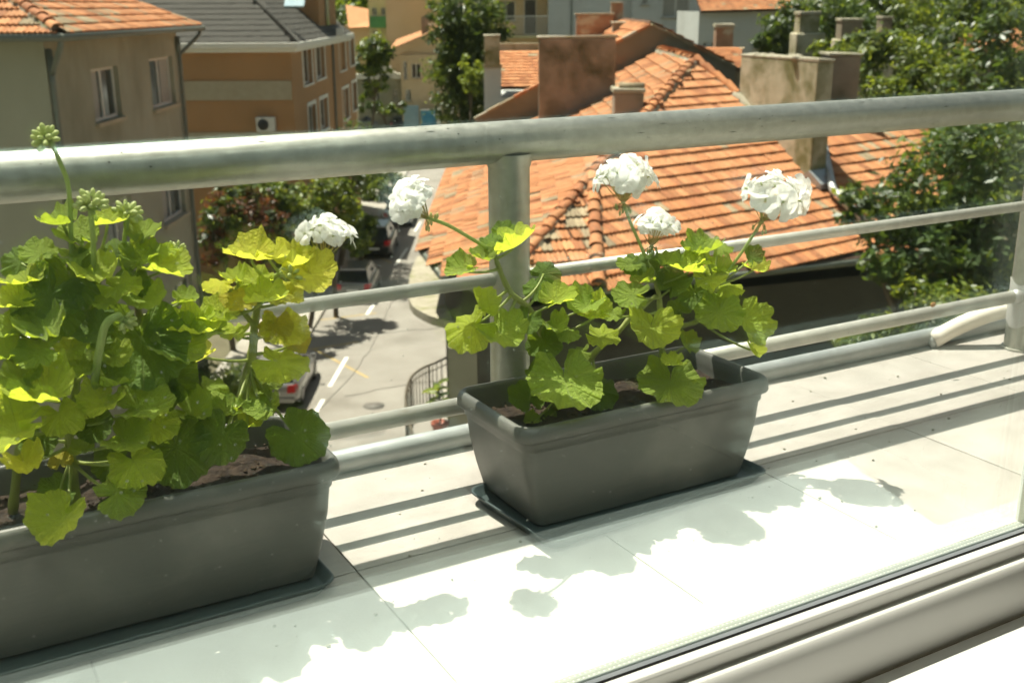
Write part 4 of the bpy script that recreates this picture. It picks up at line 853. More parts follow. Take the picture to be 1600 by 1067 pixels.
# loose grit on the tiles
mb = MB()
for k in range(90):
    x, y = rnd.uniform(.2, 2.4), rnd.uniform(.9, 1.42); r = rnd.uniform(.0008, .0026)
    mb.ball((x, y, r*.5), r, 5, 0, (rnd.uniform(.7, 1.6), rnd.uniform(.7, 1.5), .6))
tag(mb.build('grit', 'earth'), 'dark specks of grit scattered over the pale balcony tiles', 'grit', kind='stuff')

rail = thing('balcony_railing', 'grey tubular metal balcony railing with thick handrail and two thin rails', 'railing', (.76, YP, 0))
XL, XR_ = -1.6, 3.2
ZT = atY(800, 214, YP).z; ZT = .664-(.664-.475)*YP/1.42
hr = MB().tube([(XL, YP, ZT), (XR_, YP, ZT)], .0288, 40).build('handrail', 'anodised', rail)
PX = [-.385, .763, atY(1588, 455, YP).x+.031, 3.10]
for x in PX:
    p = MB().tube([(x, YP, 0), (x, YP, ZT-.02)], .0292, 32, cap=False).build('post', 'anodised', rail)
    sad = []
    for k in range(4):
        zz = ZT-.034+k*.006
        sad.append([(x+(.0300+k*.0022)*math.cos(a), YP+.0298*math.sin(a), zz) for a in [2*math.pi*q/28 for q in range(28)]])
    MB().loft(sad).build('weld_collar', 'anodised', rail)
    MB().tube([(x, YP, .0), (x, YP, .004)], .034, 28, smooth=False).build('base_ring', 'painted_rail', rail)
for zc in (.664-(.664-.2633)*YP/1.45, .664-(.664-.0687)*YP/1.45):
    for a, b in zip(PX[:-1], PX[1:]):
        MB().tube([(a+.026, YP, zc), (b-.026, YP, zc)], .0096 if zc > .2 else .0126, 20).build('rail', 'painted_rail', rail)
        for q in (a+.034, b-.034):
            if zc < .2: MB().ball((q, YP-.004, zc), .0150, 12).build('rail_socket', 'zinc', rail)
mb = MB()
for k in range(70):                                       # chips and scratches on the handrail
    x = rnd.uniform(.1, 1.95); a = rnd.uniform(-.2, 1.5); r = .0290
    n = Vector((0, -math.cos(a), math.sin(a))); c = Vector((x, YP, ZT))+n*r*.999
    l = rnd.choice([.0012, .0015, .002, .0012, .008]); hgt = .0007 if l > .005 else l*.6
    t = Vector((0, math.sin(a), math.cos(a)))
    mb.add([c+Vector((-l, 0, 0))+n*.0002, c-t*hgt+n*.0002, c+Vector((l, 0, 0))+n*.0002, c+t*hgt+n*.0002], [(0, 1, 2, 3)])
mb.build('paint_chips', 'chip', rail)['kind'] = 'stuff'
c = atY(1458, 476, YP-.0142)
MB().ball(c, .006, 8, 0, (1.3, .4, .8)).build('rust_spot', 'rust', rail)

con = thing('edge_pipe', 'grey metal pipe lying along the outer edge of the balcony floor', 'pipe', (.8, 1.452, 0))
MB().tube([(XL, 1.452, .017), (XR_, 1.452, .017)], .0175, 24).build('pipe', 'rail_pipe', con)
ha, hb_ = atY(1457, 532, 1.44), atY(1590, 480, 1.375)
hm = (ha+hb_)/2+Vector((0, 0, .022))
foam = thing('pipe_sleeve', 'bent white foam pipe sleeve between edge pipe and right railing post', 'pipe sleeve', ha)
MB().tube(bez(ha, hm, hb_, 14), .0175, 22).build('sleeve', 'foam_white', foam)
d_ = (ha-hm).normalized()
MB().tube([ha-d_*.005, ha+d_*.012], .0150, 20).build('pipe_end', 'rail_pipe', foam)
film = thing('plastic_film', 'crumpled clear plastic film wrapped around the right railing post', 'film', (PX[2], YP, .08))
rings = []
for k in range(9):
    z = .052+k*.011
    rings.append([(PX[2]+(.0312+.0022*mnoise.noise((q*.9, k*.8, 3)))*math.cos(2*math.pi*q/30), YP+(.0312+.0022*mnoise.noise((q*.9, k*.8, 9)))*math.sin(2*math.pi*q/30), z+.006*math.sin(q*.7)) for q in range(30)])
MB().loft(rings).build('film', 'film', film)

# ---------------- window in front of the camera
GY = .80; WL, XRF = -1.35, atY(1577, 800, .83).x+.0125
win = thing('window', 'white framed double glazed window looking out over the balcony', 'window', (0, GY, 0))
def extr(poly, x0, x1): return [Vector((x0, y, z)) for y, z in poly], [Vector((x1, y, z)) for y, z in poly]
def exmb(poly, x0, x1, mi=0): a, b = extr(poly, x0, x1); return MB().hexa(a, b, mi)
WT = 2.25
sash = [(.830, -.045), (.830, .003), (.824, .006), (.8225, -.02), (.7945, -.02), (.7925, .0135), (.7905, .0150), (.7810, .0135), (.7785, .0105), (.7780, -.0035), (.7760, -.0050), (.7760, -.045)]
exmb(sash, WL, XRF+.07).build('sash_rail', 'window_frame', win, bevel=.0006)
low = [(.775, -.012)] + [(.757+.018*math.cos(a), -.012-.020+.020*math.sin(a)) for a in [math.pi/2*(1-k/8) for k in range(9)]][::-1][::-1]
low = [(.7760, -.0050)]+[(.7552+.0150*math.cos(a)*1.0, -.034+.0285*math.sin(a)) for a in [math.pi/2+math.pi/2*k/14 for k in range(15)]]
low = [(.7760, -.0050)]+[(.7702-.0150*math.sin(a), -.034+.0288*math.cos(a)) for a in [math.pi/2*k/14 for k in range(15)]]+[(.7552, -.075), (.7760, -.075)]
fm_ = exmb(low, WL, XRF+.12); fm_.sm = [2 < k-2 < 18 for k in range(len(fm_.f))]; fm_.build('frame_rail', 'window_frame', win)
exmb([(.7765, -.075), (.835, -.075), (.835, -.047), (.7765, -.047)], WL, XRF+.12).build('frame_base', 'window_frame', win)
exmb([(.7940, .0120), (.7955, .0150), (.7955, .008), (.7940, .006)], WL, XRF).build('gasket', 'gasket', win)
exmb([(.7957, .0140), (.7993, .0170), (.7993, .010), (.7957, .006)], WL, XRF).build('reflection_strip', 'glass_reflection', win)  # added strip standing in for the reflection beneath the spacer
P1, P2 = (.7996, .8036), (.8166, .8206)
for p in (P1, P2):
    MB().box((WL, p[0], -.016), (XRF+.01, p[1], WT)).build('glass_pane', 'glass_pane', win)
sp = MB().box((WL, .8040, -.010), (XRF, .8162, .0165)).build('spacer_bar', 'spacer', win)
mb = MB()
x = WL
while x < XRF:
    for y in (.8066, .8136): mb.tube([(x, y, .0160), (x, y, .0168)], .0009, 6, smooth=False)
    x += .0062
mb.build('spacer_holes', 'spacer_hole', sp)['kind'] = 'stuff'
MB().box((XRF-.0125, .8040, .017), (XRF-.0005, .8162, WT)).build('spacer_bar', 'spacer', win)
MB().box((XRF, .778, -.02), (XRF+.07, .830, WT)).build('sash_stile', 'window_frame', win, bevel=.002)
MB().box((XRF+.071, .756, -.074), (XRF+.125, .836, WT+.06)).build('frame_post', 'window_frame', win, bevel=.002)
MB().box((WL, .778, WT), (XRF+.07, .830, WT+.06)).build('sash_top', 'window_frame', win)
MB().box((WL-.08, .757, -.07), (WL-.001, .836, WT+.06)).build('frame_post', 'window_frame', win)
mb = MB()
for k in range(420):                                       # dust and dried drops on the outer pane
    px, py = rnd.uniform(-20, 1600), rnd.triangular(120, 1000, 800)
    c = atY(px, py, .8209); r = rnd.choice([.0005, .0006, .0007, .0008, .0010, .0013])*rnd.uniform(.7, 1.1)
    if c.x > XRF or c.z < .02: continue
    n = 6; el = rnd.uniform(.6, 1)
    mb.add([(c.x+r*math.cos(2*math.pi*q/n), .8208, c.z+r*el*math.sin(2*math.pi*q/n)) for q in range(n)]+[(c.x, .8211, c.z)], [(q, (q+1) % n, n) for q in range(n)])
mb.build('dust_specks', 'dust', win)['kind'] = 'stuff'
struct(MB().box((WL, .831, -.05), (XRF+.12, .878, .004)).build('outer_sill', 'speckled_render', bevel=.002))
sil = struct(MB().box((WL-.1, .372, -.11), (XRF+.2, .7548, -.072)).build('window_sill', 'sill', bevel=.004))
# the room behind the camera
room = MB(); X0, X1, Y0, Y1, Z0, Z1 = -2.6, 2.6, -3.2, .60, -.95, 2.6
room.box((X0-.1, Y0-.1, Z0), (X0, Y1, Z1)).box((X1, Y0-.1, Z0), (X1+.1, Y1, Z1)).box((X0, Y0-.1, Z0), (X1, Y0, Z1))
room.box((X0-.1, Y1, Z0), (X1+.1, .755, -.1115)).box((X0-.1, Y1, WT+.061), (X1+.1, .84, Z1+.1)).box((X0-.1, Y1, -.11), (WL-.081, .84, WT+.06)).box((XRF+.126, Y1, -.0715), (X1+.1, .84, WT+.06))
struct(room.build('room_walls', 'room_wall'))
struct(MB().box((X0-.1, Y0-.1, Z0-.1), (X1+.1, .75, Z0-.001)).build('room_floor', 'room_floor'))
struct(MB().box((X0-.1, Y0-.1, Z1+.001), (X1+.1, Y1-.001, Z1+.1)).build('room_ceiling', 'room_wall'))
# the house's own slab and wall under the balcony
struct(MB().box((-4, -3, ZS), (8, .61, -1.1)).build('house_wall', 'plaster_grey'))

# ---------------- planters
def rr(cx, cy, hx, hy, rc, z, rot=0, n=7):
    P = []
    for sx, sy, a0 in ((1, 1, 0), (-1, 1, 90), (-1, -1, 180), (1, -1, 270)):
        for k in range(n):
            a = R(a0+90*k/(n-1)); P.append((sx*(hx-rc)+rc*math.cos(a), sy*(hy-rc)+rc*math.sin(a)))
    c, s = math.cos(rot), math.sin(rot)
    return [(cx+x*c-y*s, cy+x*s+y*c, z) for x, y in P]
def planter(cx, cy, hx, hy, H, label, soil_z, rot=0):
    t = thing('planter', label, 'planter', (cx, cy, .004), 'dark plastic window-box planters')
    pr = [(-.036, -.019, .012, 0.010), (-.034, -.0175, .014, .0130), (-.024, -.0125, .016, .05), (-.015, -.0090, .018, .09), (-.0115, -.0085, .019, .118),
          (-.0110, -.0080, .019, .1225), (-.0085, -.0062, .020, .1240), (-.0080, -.0060, .020, .1325), (-.0075, -.0055, .02, .1340),
          (-.0005, -.0005, .024, .1365), (.0015, .0015, .026, .139), (.001, .001, .026, .149), (-.001, -.001, .025, .1545), (-.0035, -.0035, .024, .1570), (-.007, -.007, .022, .158),
          (-.0100, -.0098, .020, .1565), (-.0125, -.0115, .018, .152), (-.0140, -.0125, .017, .135), (-.020, -.017, .016, .08)]
    k = H/.158
    rings = [rr(cx, cy, hx+a, hy+b, c, z*k, rot) for a, b, c, z in pr]
    MB().loft(rings, cap0=True, cap1=True).build('box', 'planter_plastic', t)
    # soil
    nx, ny = 56, 26; V = []; F = []
    for i in range(nx+1):
        for j in range(ny+1):
            u, v = i/nx*2-1, j/ny*2-1
            x, y = u*(hx-.0150), v*(hy-.0140)
            f = mnoise.fractal((x*22+cx*9, y*22, 1.7), 1, 2, 5)
            z = soil_z + .007*f + .012*max(0, mnoise.noise((x*9+cx*5, y*9, 4))) - .006*(abs(v)**4)
            V.append((cx+x, cy+y, z)); 
    for i in range(nx):
        for j in range(ny): q = i*(ny+1)+j; F.append((q, q+ny+1, q+ny+2, q+1))
    MB().add(V, F, 0, False).build('soil', 'soil', t)
    mb = MB()
    for q in range(650):
        x, y = cx+rnd.uniform(-1, 1)*(hx-.018), cy+rnd.uniform(-1, 1)*(hy-.017); r = rnd.choice([.0012, .0018, .0018, .0025, .0035, .005])*rnd.uniform(.7, 1.2)
        lx, ly = x-cx, y-cy
        z = soil_z+.012*max(0, mnoise.noise((lx*9+cx*5, ly*9, 4)))+r*.3
        o = len(mb.v); vs_ = [(x+r*rnd.uniform(.6, 1.3), y, z), (x-r*rnd.uniform(.6, 1.3), y, z), (x, y+r*rnd.uniform(.6, 1.3), z), (x, y-r*rnd.uniform(.6, 1.3), z), (x, y, z+r*rnd.uniform(.5, 1)), (x, y, z-r)]
        mb.add(vs_, [(0, 2, 4), (2, 1, 4), (1, 3, 4), (3, 0, 4), (2, 0, 5), (1, 2, 5), (3, 1, 5), (0, 3, 5)])
    mb.build('soil_clods', 'clod', t)['kind'] = 'stuff'
    return t
def tray(cx, cy, hx, hy, label, rot):
    t = thing('planter_tray', label, 'planter tray', (cx, cy, 0), 'plastic trays under the planters')
    pr = [(-.012, -.012, .018, .0005), (-.0100, -.0100, .02, .004), (-.004, -.004, .022, .013), (0, 0, .023, .0165), (.0005, .0005, .023, .0185), (-.0015, -.0015, .022, .0195), (-.004, -.004, .02, .0180), (-.009, -.009, .018, .0060), (-.013, -.013, .016, .0055)]
    MB().loft([rr(cx, cy, hx+a, hy+b, c, z, rot) for a, b, c, z in pr], cap0=True, cap1=True).build('tray', 'tray_plastic', t)
pl_r = planter(.856, 1.208, .209, .0975, .157, 'short dark grey planter beneath the middle railing post with white geraniums', .126)
tray(.853, 1.184, .1990, .1010, 'dark plastic tray under the short planter beneath the middle post', R(4.5))
pl_l = planter(.060, 1.229, .360, .0965, .160, 'long dark planter at left holding dense yellow-green geraniums', .128)
tray(.045, 1.203, .352, .0970, 'dark plastic tray under the long planter at left', R(1.0))

# ---------------- geraniums
def leaf_mesh(seed):
    r = random.Random(seed); NA, NR = 52, 7; V = [(0, 0, 0)]; F = []
    cup = [.10, .30, -.18, .22, .45, -.38, .15, .05, .35, -.10][seed % 10]; fold = [0, .25, .0, .55, .15, .15, .85, .35, .0, .45][seed % 10]; ruf = [.07, .06, .09, .07, .10, .06, .05, .11, .08, .09][seed % 10]
    bend = [0, .1, -.3, .2, 0, -.5, .25, -.15, .1, -.25][seed % 10]
    sad = [.1, -.25, .2, -.1, -.3, .15, 0, .3, -.2, .25][seed % 10]
    lob = [r.uniform(.9, 1.1) for _ in range(9)]; ph = r.uniform(0, 6)
    for i in range(1, NR+1):
        q = i/NR
        for k in range(NA):
            th = -math.pi+2*math.pi*(k+.5)/NA
            lobf = (th/(math.pi*.92)+1)/2*7-.5                # seven shallow lobes
            L = 1+.040*math.cos(2*math.pi*lobf)
            sc = 1+.030*math.cos(th*23+ph)
            sinus = 1-.80*math.exp(-((math.pi-abs(th))/.22)**2)
            li = max(0, min(8, int(lobf)+1)); rad = (.92+.12*math.cos(th))*(1+(L*sc-1)*q**1.5)*(1+(lob[li]-1)*.4*q)*(1-(1-sinus)*min(1, q*1.6))
            x, y = rad*q*math.cos(th), rad*q*math.sin(th)
            z = cup*1.25*q*q*.8 + sad*(x*x-y*y) + 1.45*ruf*q*q*math.cos(2*math.pi*lobf) + fold*abs(y)*.8 + bend*x*abs(x)*.8 + .075*q*q*math.sin(th*14+ph) + .05*q*abs(math.sin(3.5*th)) + .07*q*math.sin(3*th+ph)*q
            V.append((x, y, z))
    for k in range(NA): F.append((0, 1+k, 1+(k+1) % NA))
    for i in range(NR-1):
        for k in range(NA): a, b = 1+i*NA+k, 1+i*NA+(k+1) % NA; F.append((a, a+NA, b+NA, b))
    # leave the cleft open: drop the faces that bridge it
    F = [f for f in F if not ({(x-1) % NA for x in f if x} >= {NA-1, 0})]
    m = MB(); m.add(V, F, 0, True); return m
LEAFM = {}
def get_leaf(var, mname):
    if (var, mname) not in LEAFM: LEAFM[(var, mname)] = leaf_mesh(var).mesh('leaf', mname)
    return LEAFM[(var, mname)]
def tri_normal(a, b, s): return (-FW*a + Vector((0, 0, 1))*b + RT*s).normalized()
def leaf(pl, px, py, diam, phi, Y, a=.6, b=.6, s=0., m='leaf_green', var=0, nodes=None, pet=True):
    P = atY(px, py, Y); dist = (P-CAM).dot(FW); rad = diam*dist/FPX/2*1.06
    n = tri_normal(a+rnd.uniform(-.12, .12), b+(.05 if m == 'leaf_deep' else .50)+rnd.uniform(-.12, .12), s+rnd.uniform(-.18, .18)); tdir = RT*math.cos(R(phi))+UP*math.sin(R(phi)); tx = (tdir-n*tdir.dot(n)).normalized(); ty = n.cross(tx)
    o = P-tx*rad*.12
    put('leaf', get_leaf(var, m), pl, frame_mat(o, tx, ty, n, (rad, rad, rad*rnd.uniform(.8, 1.15))))
    if pet and nodes:
        nd = min(nodes, key=lambda q: (q-o).length + .5*abs((q-o).z-(-.02)))
        if (nd-o).length > .16: nd = o+(nd-o).normalized()*.13
        mid = (nd+o)/2+Vector((rnd.uniform(-.006, .006), rnd.uniform(-.006, .006), -.25*abs((nd-o).length)*.35))
        MB().tube(bez(nd, mid, o-n*.001, 7), [.0023, .0021, .0019, .0018, .0017, .0016, .0016, .0017], 7).build('petiole', 'petiole', pl)
    return o
def stemline(pl, pts, r0, r1, name='stem', m='stem', n=4):
    P = smoothline([atY(x, y, Y) for x, y, Y in pts], n); k = len(P)
    rs = [(r0+(r1-r0)*i/(k-1))*(1+.10*math.sin(i*1.9)) for i in range(k)]
    MB().tube(P, rs, 10).build(name, m, pl); return P
def floret_mesh(seed, old=False):
    r = random.Random(seed+50); m = MB(); sh = r.uniform(.12, .34)
    for k in range(7):
        lay = k >= 5; a = 2*math.pi*k/5+r.uniform(-.14, .14)+(1.9 if lay else 0); L = (.60 if lay else 1)*r.uniform(.86, 1.12); w_ = .50*r.uniform(.88, 1.12)*(.72 if lay else 1); up = (.62 if lay else sh)+r.uniform(-.22, .30); rz = r.uniform(-.22, .22)
        NU, NV = 6, 6; V = []; F = []; ca, sa = math.cos(a), math.sin(a); p1, p2 = r.uniform(0, 6), r.uniform(0, 6); nt_ = r.uniform(.02, .12)
        for i in range(NU+1):
            u = i/NU
            for j in range(NV+1):
                v = j/NV*2-1
                ww = w_*(u**.7)*1.25*(1-.10*u**5); x = .06+u*L*(1-.20*v*v*u-nt_*math.exp(-(v/.25)**2)*u**4); y = v*ww
                z = up*u*1.0-.34*u*u + .06*math.cos(v*2.4)*u + .03*math.sin(v*4.2+p1)*u*u + .02*math.sin(u*6+p2)*v + rz*v*u*.4
                V.append((x*ca-y*sa, x*sa+y*ca, z+.015*k))
        for i in range(NU):
            for j in range(NV): q = i*(NV+1)+j; F.append((q, q+1, q+NV+2, q+NV+1))
        m.add(V, F, 0, True)
    m.ball((0, 0, .10), .075, 6, 1, (1, 1, 1.6))
    for k in range(4): a = k*1.57+.4; m.tube([(0, 0, .08), (.10*math.cos(a), .10*math.sin(a), .30)], .018, 4, 1)
    return m
FLO = [floret_mesh(s).mesh('floret', ['petal', 'bud']) for s in range(4)]
FLO_OLD = floret_mesh(9).mesh('floret', ['petal_old', 'pedicel'])
BUD = MB().ball((0, 0, 0), 1, 8, 0, (.55, .55, 1)).mesh('bud', 'bud')
def axis_frame(n, spin):
    n = n.normalized(); x = n.orthogonal().normalized(); y = n.cross(x)
    return x*math.cos(spin)+y*math.sin(spin), y*math.cos(spin)-x*math.sin(spin), n
def flower(pl, px, py, diam, Y, tip, stalk, n=26, squash=.62, old=0, ax=None, spread=1.25):
    """tip = pixel of the point where the pedicels leave the stalk"""
    C_ = atY(px, py, Y); T = atY(tip[0], tip[1], Y); dist = (C_-CAM).dot(FW); Rr = diam*dist/FPX/2
    axis = Vector(ax) if ax else (C_-T).normalized()
    MB().tube(smoothline([atY(x, y, Yy) for x, y, Yy in stalk]+[T], 5), .0023, 9).build('flower_stalk', 'stalk', pl)
    mb = MB(); mb.ball(T, .0032, 8, 1); spots = []
    for k in range(n):
        g = (k+.5)/n; th = spread*math.acos(1-g*.93)*.86; ph = k*2.39996+.3
        x, y, z = axis_frame(axis, ph); d = z*(math.cos(th)*squash+.12)+x*math.sin(th)*1.12; d0 = d.normalized()
        E_ = C_+d*Rr*rnd.uniform(.50, .90); base = T+(d0*.002)
        mid = (base+E_)/2-axis*.004
        fd = (d0*.8+(E_-T).normalized()*.5).normalized(); spots.append((E_, fd, k))
        mb.tube(bez(base, mid, E_-fd*.004, 5), .00062, 5)
        mb.tube([E_-fd*.0065, E_-fd*.0025, E_], [.0007, .0013, .0016], 6, 1)
    for k in range(7):                                    # hanging buds round the collar
        x, y, z = axis_frame(axis, k*.9+.2); q = T+x*.010-axis*rnd.uniform(.004, .014); mb.tube([T, (T+q)/2+x*.002, q], .0006, 5); mb.ball(q, .0026, 6, 1, (.75, .75, 1.5))
    hd = mb.build('flower_head', ['pedicel', 'bud'], pl)
    for E_, fd, k in spots:
        fd = (fd+Vector((rnd.uniform(-.5, .5), rnd.uniform(-.5, .5), rnd.uniform(-.4, .5)))).normalized()
        x, y, z = axis_frame(fd, rnd.uniform(0, 6)); s = Rr*.49*rnd.uniform(.78, 1.18)
        put('floret', FLO_OLD if (old and k in old) else FLO[k % 4], hd, frame_mat(E_, x, y, z, (s, s, s*.95)))
def budhead(pl, px, py, diam, Y, stalk, axis, n=16, r=.0016):
    C_ = atY(px, py, Y); dist = (C_-CAM).dot(FW); Rr = diam*dist/FPX/2; axis = Vector(axis).normalized()
    T = C_-axis*Rr*.75
    MB().tube(smoothline([atY(x, y, Yy) for x, y, Yy in stalk]+[T-axis*.004, T], 5), r, 9).build('bud_stalk', 'stalk', pl)
    mb = MB()
    E = []
    for k in range(n):
        g = (k+.5)/n; th = 1.75*math.sqrt(g); x, y, z = axis_frame(axis, k*2.4); d = z*math.cos(th)+x*math.sin(th); e = T+axis*Rr*.2+d*Rr*.72*rnd.uniform(.85, 1.1)
        mb.tube([T, (T+e)/2-axis*.001, e], .0008, 5); E.append((e, d))
    hd = mb.build('bud_cluster', 'stalk', pl)
    for e, d in E:
        x, y, z = axis_frame(d, 0); s = Rr*.33*rnd.uniform(.75, 1.15); put('bud', BUD, hd, frame_mat(e, x, y, z, (s, s, s*1.05)))

GRP = 'geraniums in the window boxes'
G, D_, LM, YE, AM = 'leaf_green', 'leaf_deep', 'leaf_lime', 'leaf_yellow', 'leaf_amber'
#   px, py, size, tip angle, depth Y, a, b, s, material, variant
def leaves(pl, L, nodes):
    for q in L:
        if len(L) > 60:                                    # the big bush: fewer shaded leaves, more lime ones
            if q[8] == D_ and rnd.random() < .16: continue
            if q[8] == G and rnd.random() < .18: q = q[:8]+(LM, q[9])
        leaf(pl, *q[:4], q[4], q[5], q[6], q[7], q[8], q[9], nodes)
# right planter, left plant
pa = thing('geranium', 'white geranium leaning left over the middle post with one flower', 'geranium', (.80, 1.22, .126), GRP)
sa = stemline(pa, [(868, 640, 1.215), (862, 570, 1.215), (832, 490, 1.205), (800, 460, 1.20), (783, 428, 1.20), (772, 398, 1.20), (760, 385, 1.20)], .0052, .0026)
sa2 = stemline(pa, [(900, 600, 1.22), (925, 556, 1.215), (966, 518, 1.21), (985, 495, 1.21)], .0056, .0036)
na = sa[6:]+sa2[4:]
leaves(pa, [
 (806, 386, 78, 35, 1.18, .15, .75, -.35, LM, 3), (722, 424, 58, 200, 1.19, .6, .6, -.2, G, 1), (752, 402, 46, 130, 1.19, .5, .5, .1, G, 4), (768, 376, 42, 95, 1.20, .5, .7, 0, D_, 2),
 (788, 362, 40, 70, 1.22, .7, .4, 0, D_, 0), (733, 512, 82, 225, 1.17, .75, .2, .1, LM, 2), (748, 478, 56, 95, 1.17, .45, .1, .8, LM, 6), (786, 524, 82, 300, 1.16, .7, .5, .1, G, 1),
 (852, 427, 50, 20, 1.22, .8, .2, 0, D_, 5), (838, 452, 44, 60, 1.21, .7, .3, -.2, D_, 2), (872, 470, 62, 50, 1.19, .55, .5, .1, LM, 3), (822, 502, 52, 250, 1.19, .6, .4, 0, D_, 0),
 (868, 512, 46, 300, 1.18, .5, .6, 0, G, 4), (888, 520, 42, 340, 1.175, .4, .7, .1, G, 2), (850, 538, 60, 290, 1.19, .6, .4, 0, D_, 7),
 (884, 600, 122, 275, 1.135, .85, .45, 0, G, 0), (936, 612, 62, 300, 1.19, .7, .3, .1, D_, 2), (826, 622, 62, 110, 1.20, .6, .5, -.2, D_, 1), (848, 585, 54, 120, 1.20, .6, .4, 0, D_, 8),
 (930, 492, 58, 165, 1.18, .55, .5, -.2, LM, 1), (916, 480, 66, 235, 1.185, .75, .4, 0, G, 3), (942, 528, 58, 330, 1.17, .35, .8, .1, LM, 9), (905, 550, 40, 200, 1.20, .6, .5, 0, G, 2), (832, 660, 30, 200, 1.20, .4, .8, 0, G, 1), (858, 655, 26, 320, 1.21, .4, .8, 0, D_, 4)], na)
flower(pa, 646, 315, 76, 1.17, (667, 340), [(762, 388, 1.195), (735, 372, 1.185), (700, 352, 1.175)], 18, ax=(-.55, .05, .55), spread=1.3)
# right planter, right plant
pb = thing('geranium', 'upright white geranium in the short planter carrying three flower heads', 'geranium', (.93, 1.22, .126), GRP)
sb = stemline(pb, [(1040, 610, 1.225), (1036, 560, 1.225), (1032, 510, 1.22), (1030, 465, 1.22), (1022, 430, 1.22), (1015, 415, 1.22)], .0054, .003)
sb2 = stemline(pb, [(1034, 535, 1.22), (1060, 512, 1.21), (1092, 500, 1.205), (1108, 470, 1.20), (1118, 445, 1.20)], .0046, .0026)
sb3 = stemline(pb, [(985, 497, 1.21), (1005, 480, 1.21), (1024, 462, 1.215)], .003, .0026)
nb = sb[4:]+sb2[2:]
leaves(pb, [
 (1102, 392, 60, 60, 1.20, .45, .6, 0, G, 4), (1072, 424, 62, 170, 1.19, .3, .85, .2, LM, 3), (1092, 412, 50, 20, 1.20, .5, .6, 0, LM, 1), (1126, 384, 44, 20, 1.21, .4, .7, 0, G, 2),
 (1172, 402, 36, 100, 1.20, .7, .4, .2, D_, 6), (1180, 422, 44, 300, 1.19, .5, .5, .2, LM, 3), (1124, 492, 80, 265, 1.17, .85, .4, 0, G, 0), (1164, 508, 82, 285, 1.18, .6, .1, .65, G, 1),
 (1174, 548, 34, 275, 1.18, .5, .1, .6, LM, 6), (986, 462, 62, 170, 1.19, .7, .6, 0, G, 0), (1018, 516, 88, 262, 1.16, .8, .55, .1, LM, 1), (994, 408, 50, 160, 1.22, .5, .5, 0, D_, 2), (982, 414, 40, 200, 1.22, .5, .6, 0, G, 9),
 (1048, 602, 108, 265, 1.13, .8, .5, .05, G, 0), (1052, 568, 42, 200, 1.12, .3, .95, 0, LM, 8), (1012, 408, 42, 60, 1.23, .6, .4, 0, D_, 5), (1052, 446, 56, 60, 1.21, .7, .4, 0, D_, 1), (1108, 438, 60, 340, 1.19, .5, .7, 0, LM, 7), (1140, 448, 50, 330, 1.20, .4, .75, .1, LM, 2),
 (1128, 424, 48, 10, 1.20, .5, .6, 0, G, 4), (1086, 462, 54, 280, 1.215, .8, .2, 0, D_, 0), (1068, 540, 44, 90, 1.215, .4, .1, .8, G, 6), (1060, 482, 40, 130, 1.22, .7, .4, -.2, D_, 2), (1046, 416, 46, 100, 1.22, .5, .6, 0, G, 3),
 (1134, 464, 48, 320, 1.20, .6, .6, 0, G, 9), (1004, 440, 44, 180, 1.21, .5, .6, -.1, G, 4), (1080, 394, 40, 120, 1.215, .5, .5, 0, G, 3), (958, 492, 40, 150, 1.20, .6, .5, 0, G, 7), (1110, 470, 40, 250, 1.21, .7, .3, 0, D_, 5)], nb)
flower(pb, 975, 284, 92, 1.20, (974, 316), [(1018, 425, 1.22), (1003, 388, 1.21), (984, 345, 1.205)], 21)
flower(pb, 1024, 357, 66, 1.24, (1018, 384), [(1030, 440, 1.225), (1022, 410, 1.235)], 15)
flower(pb, 1210, 312, 100, 1.18, (1191, 345), [(1090, 500, 1.205), (1120, 448, 1.20), (1162, 390, 1.19)], 24, old=(9, 15), ax=(.15, -.25, 1), spread=1.3)
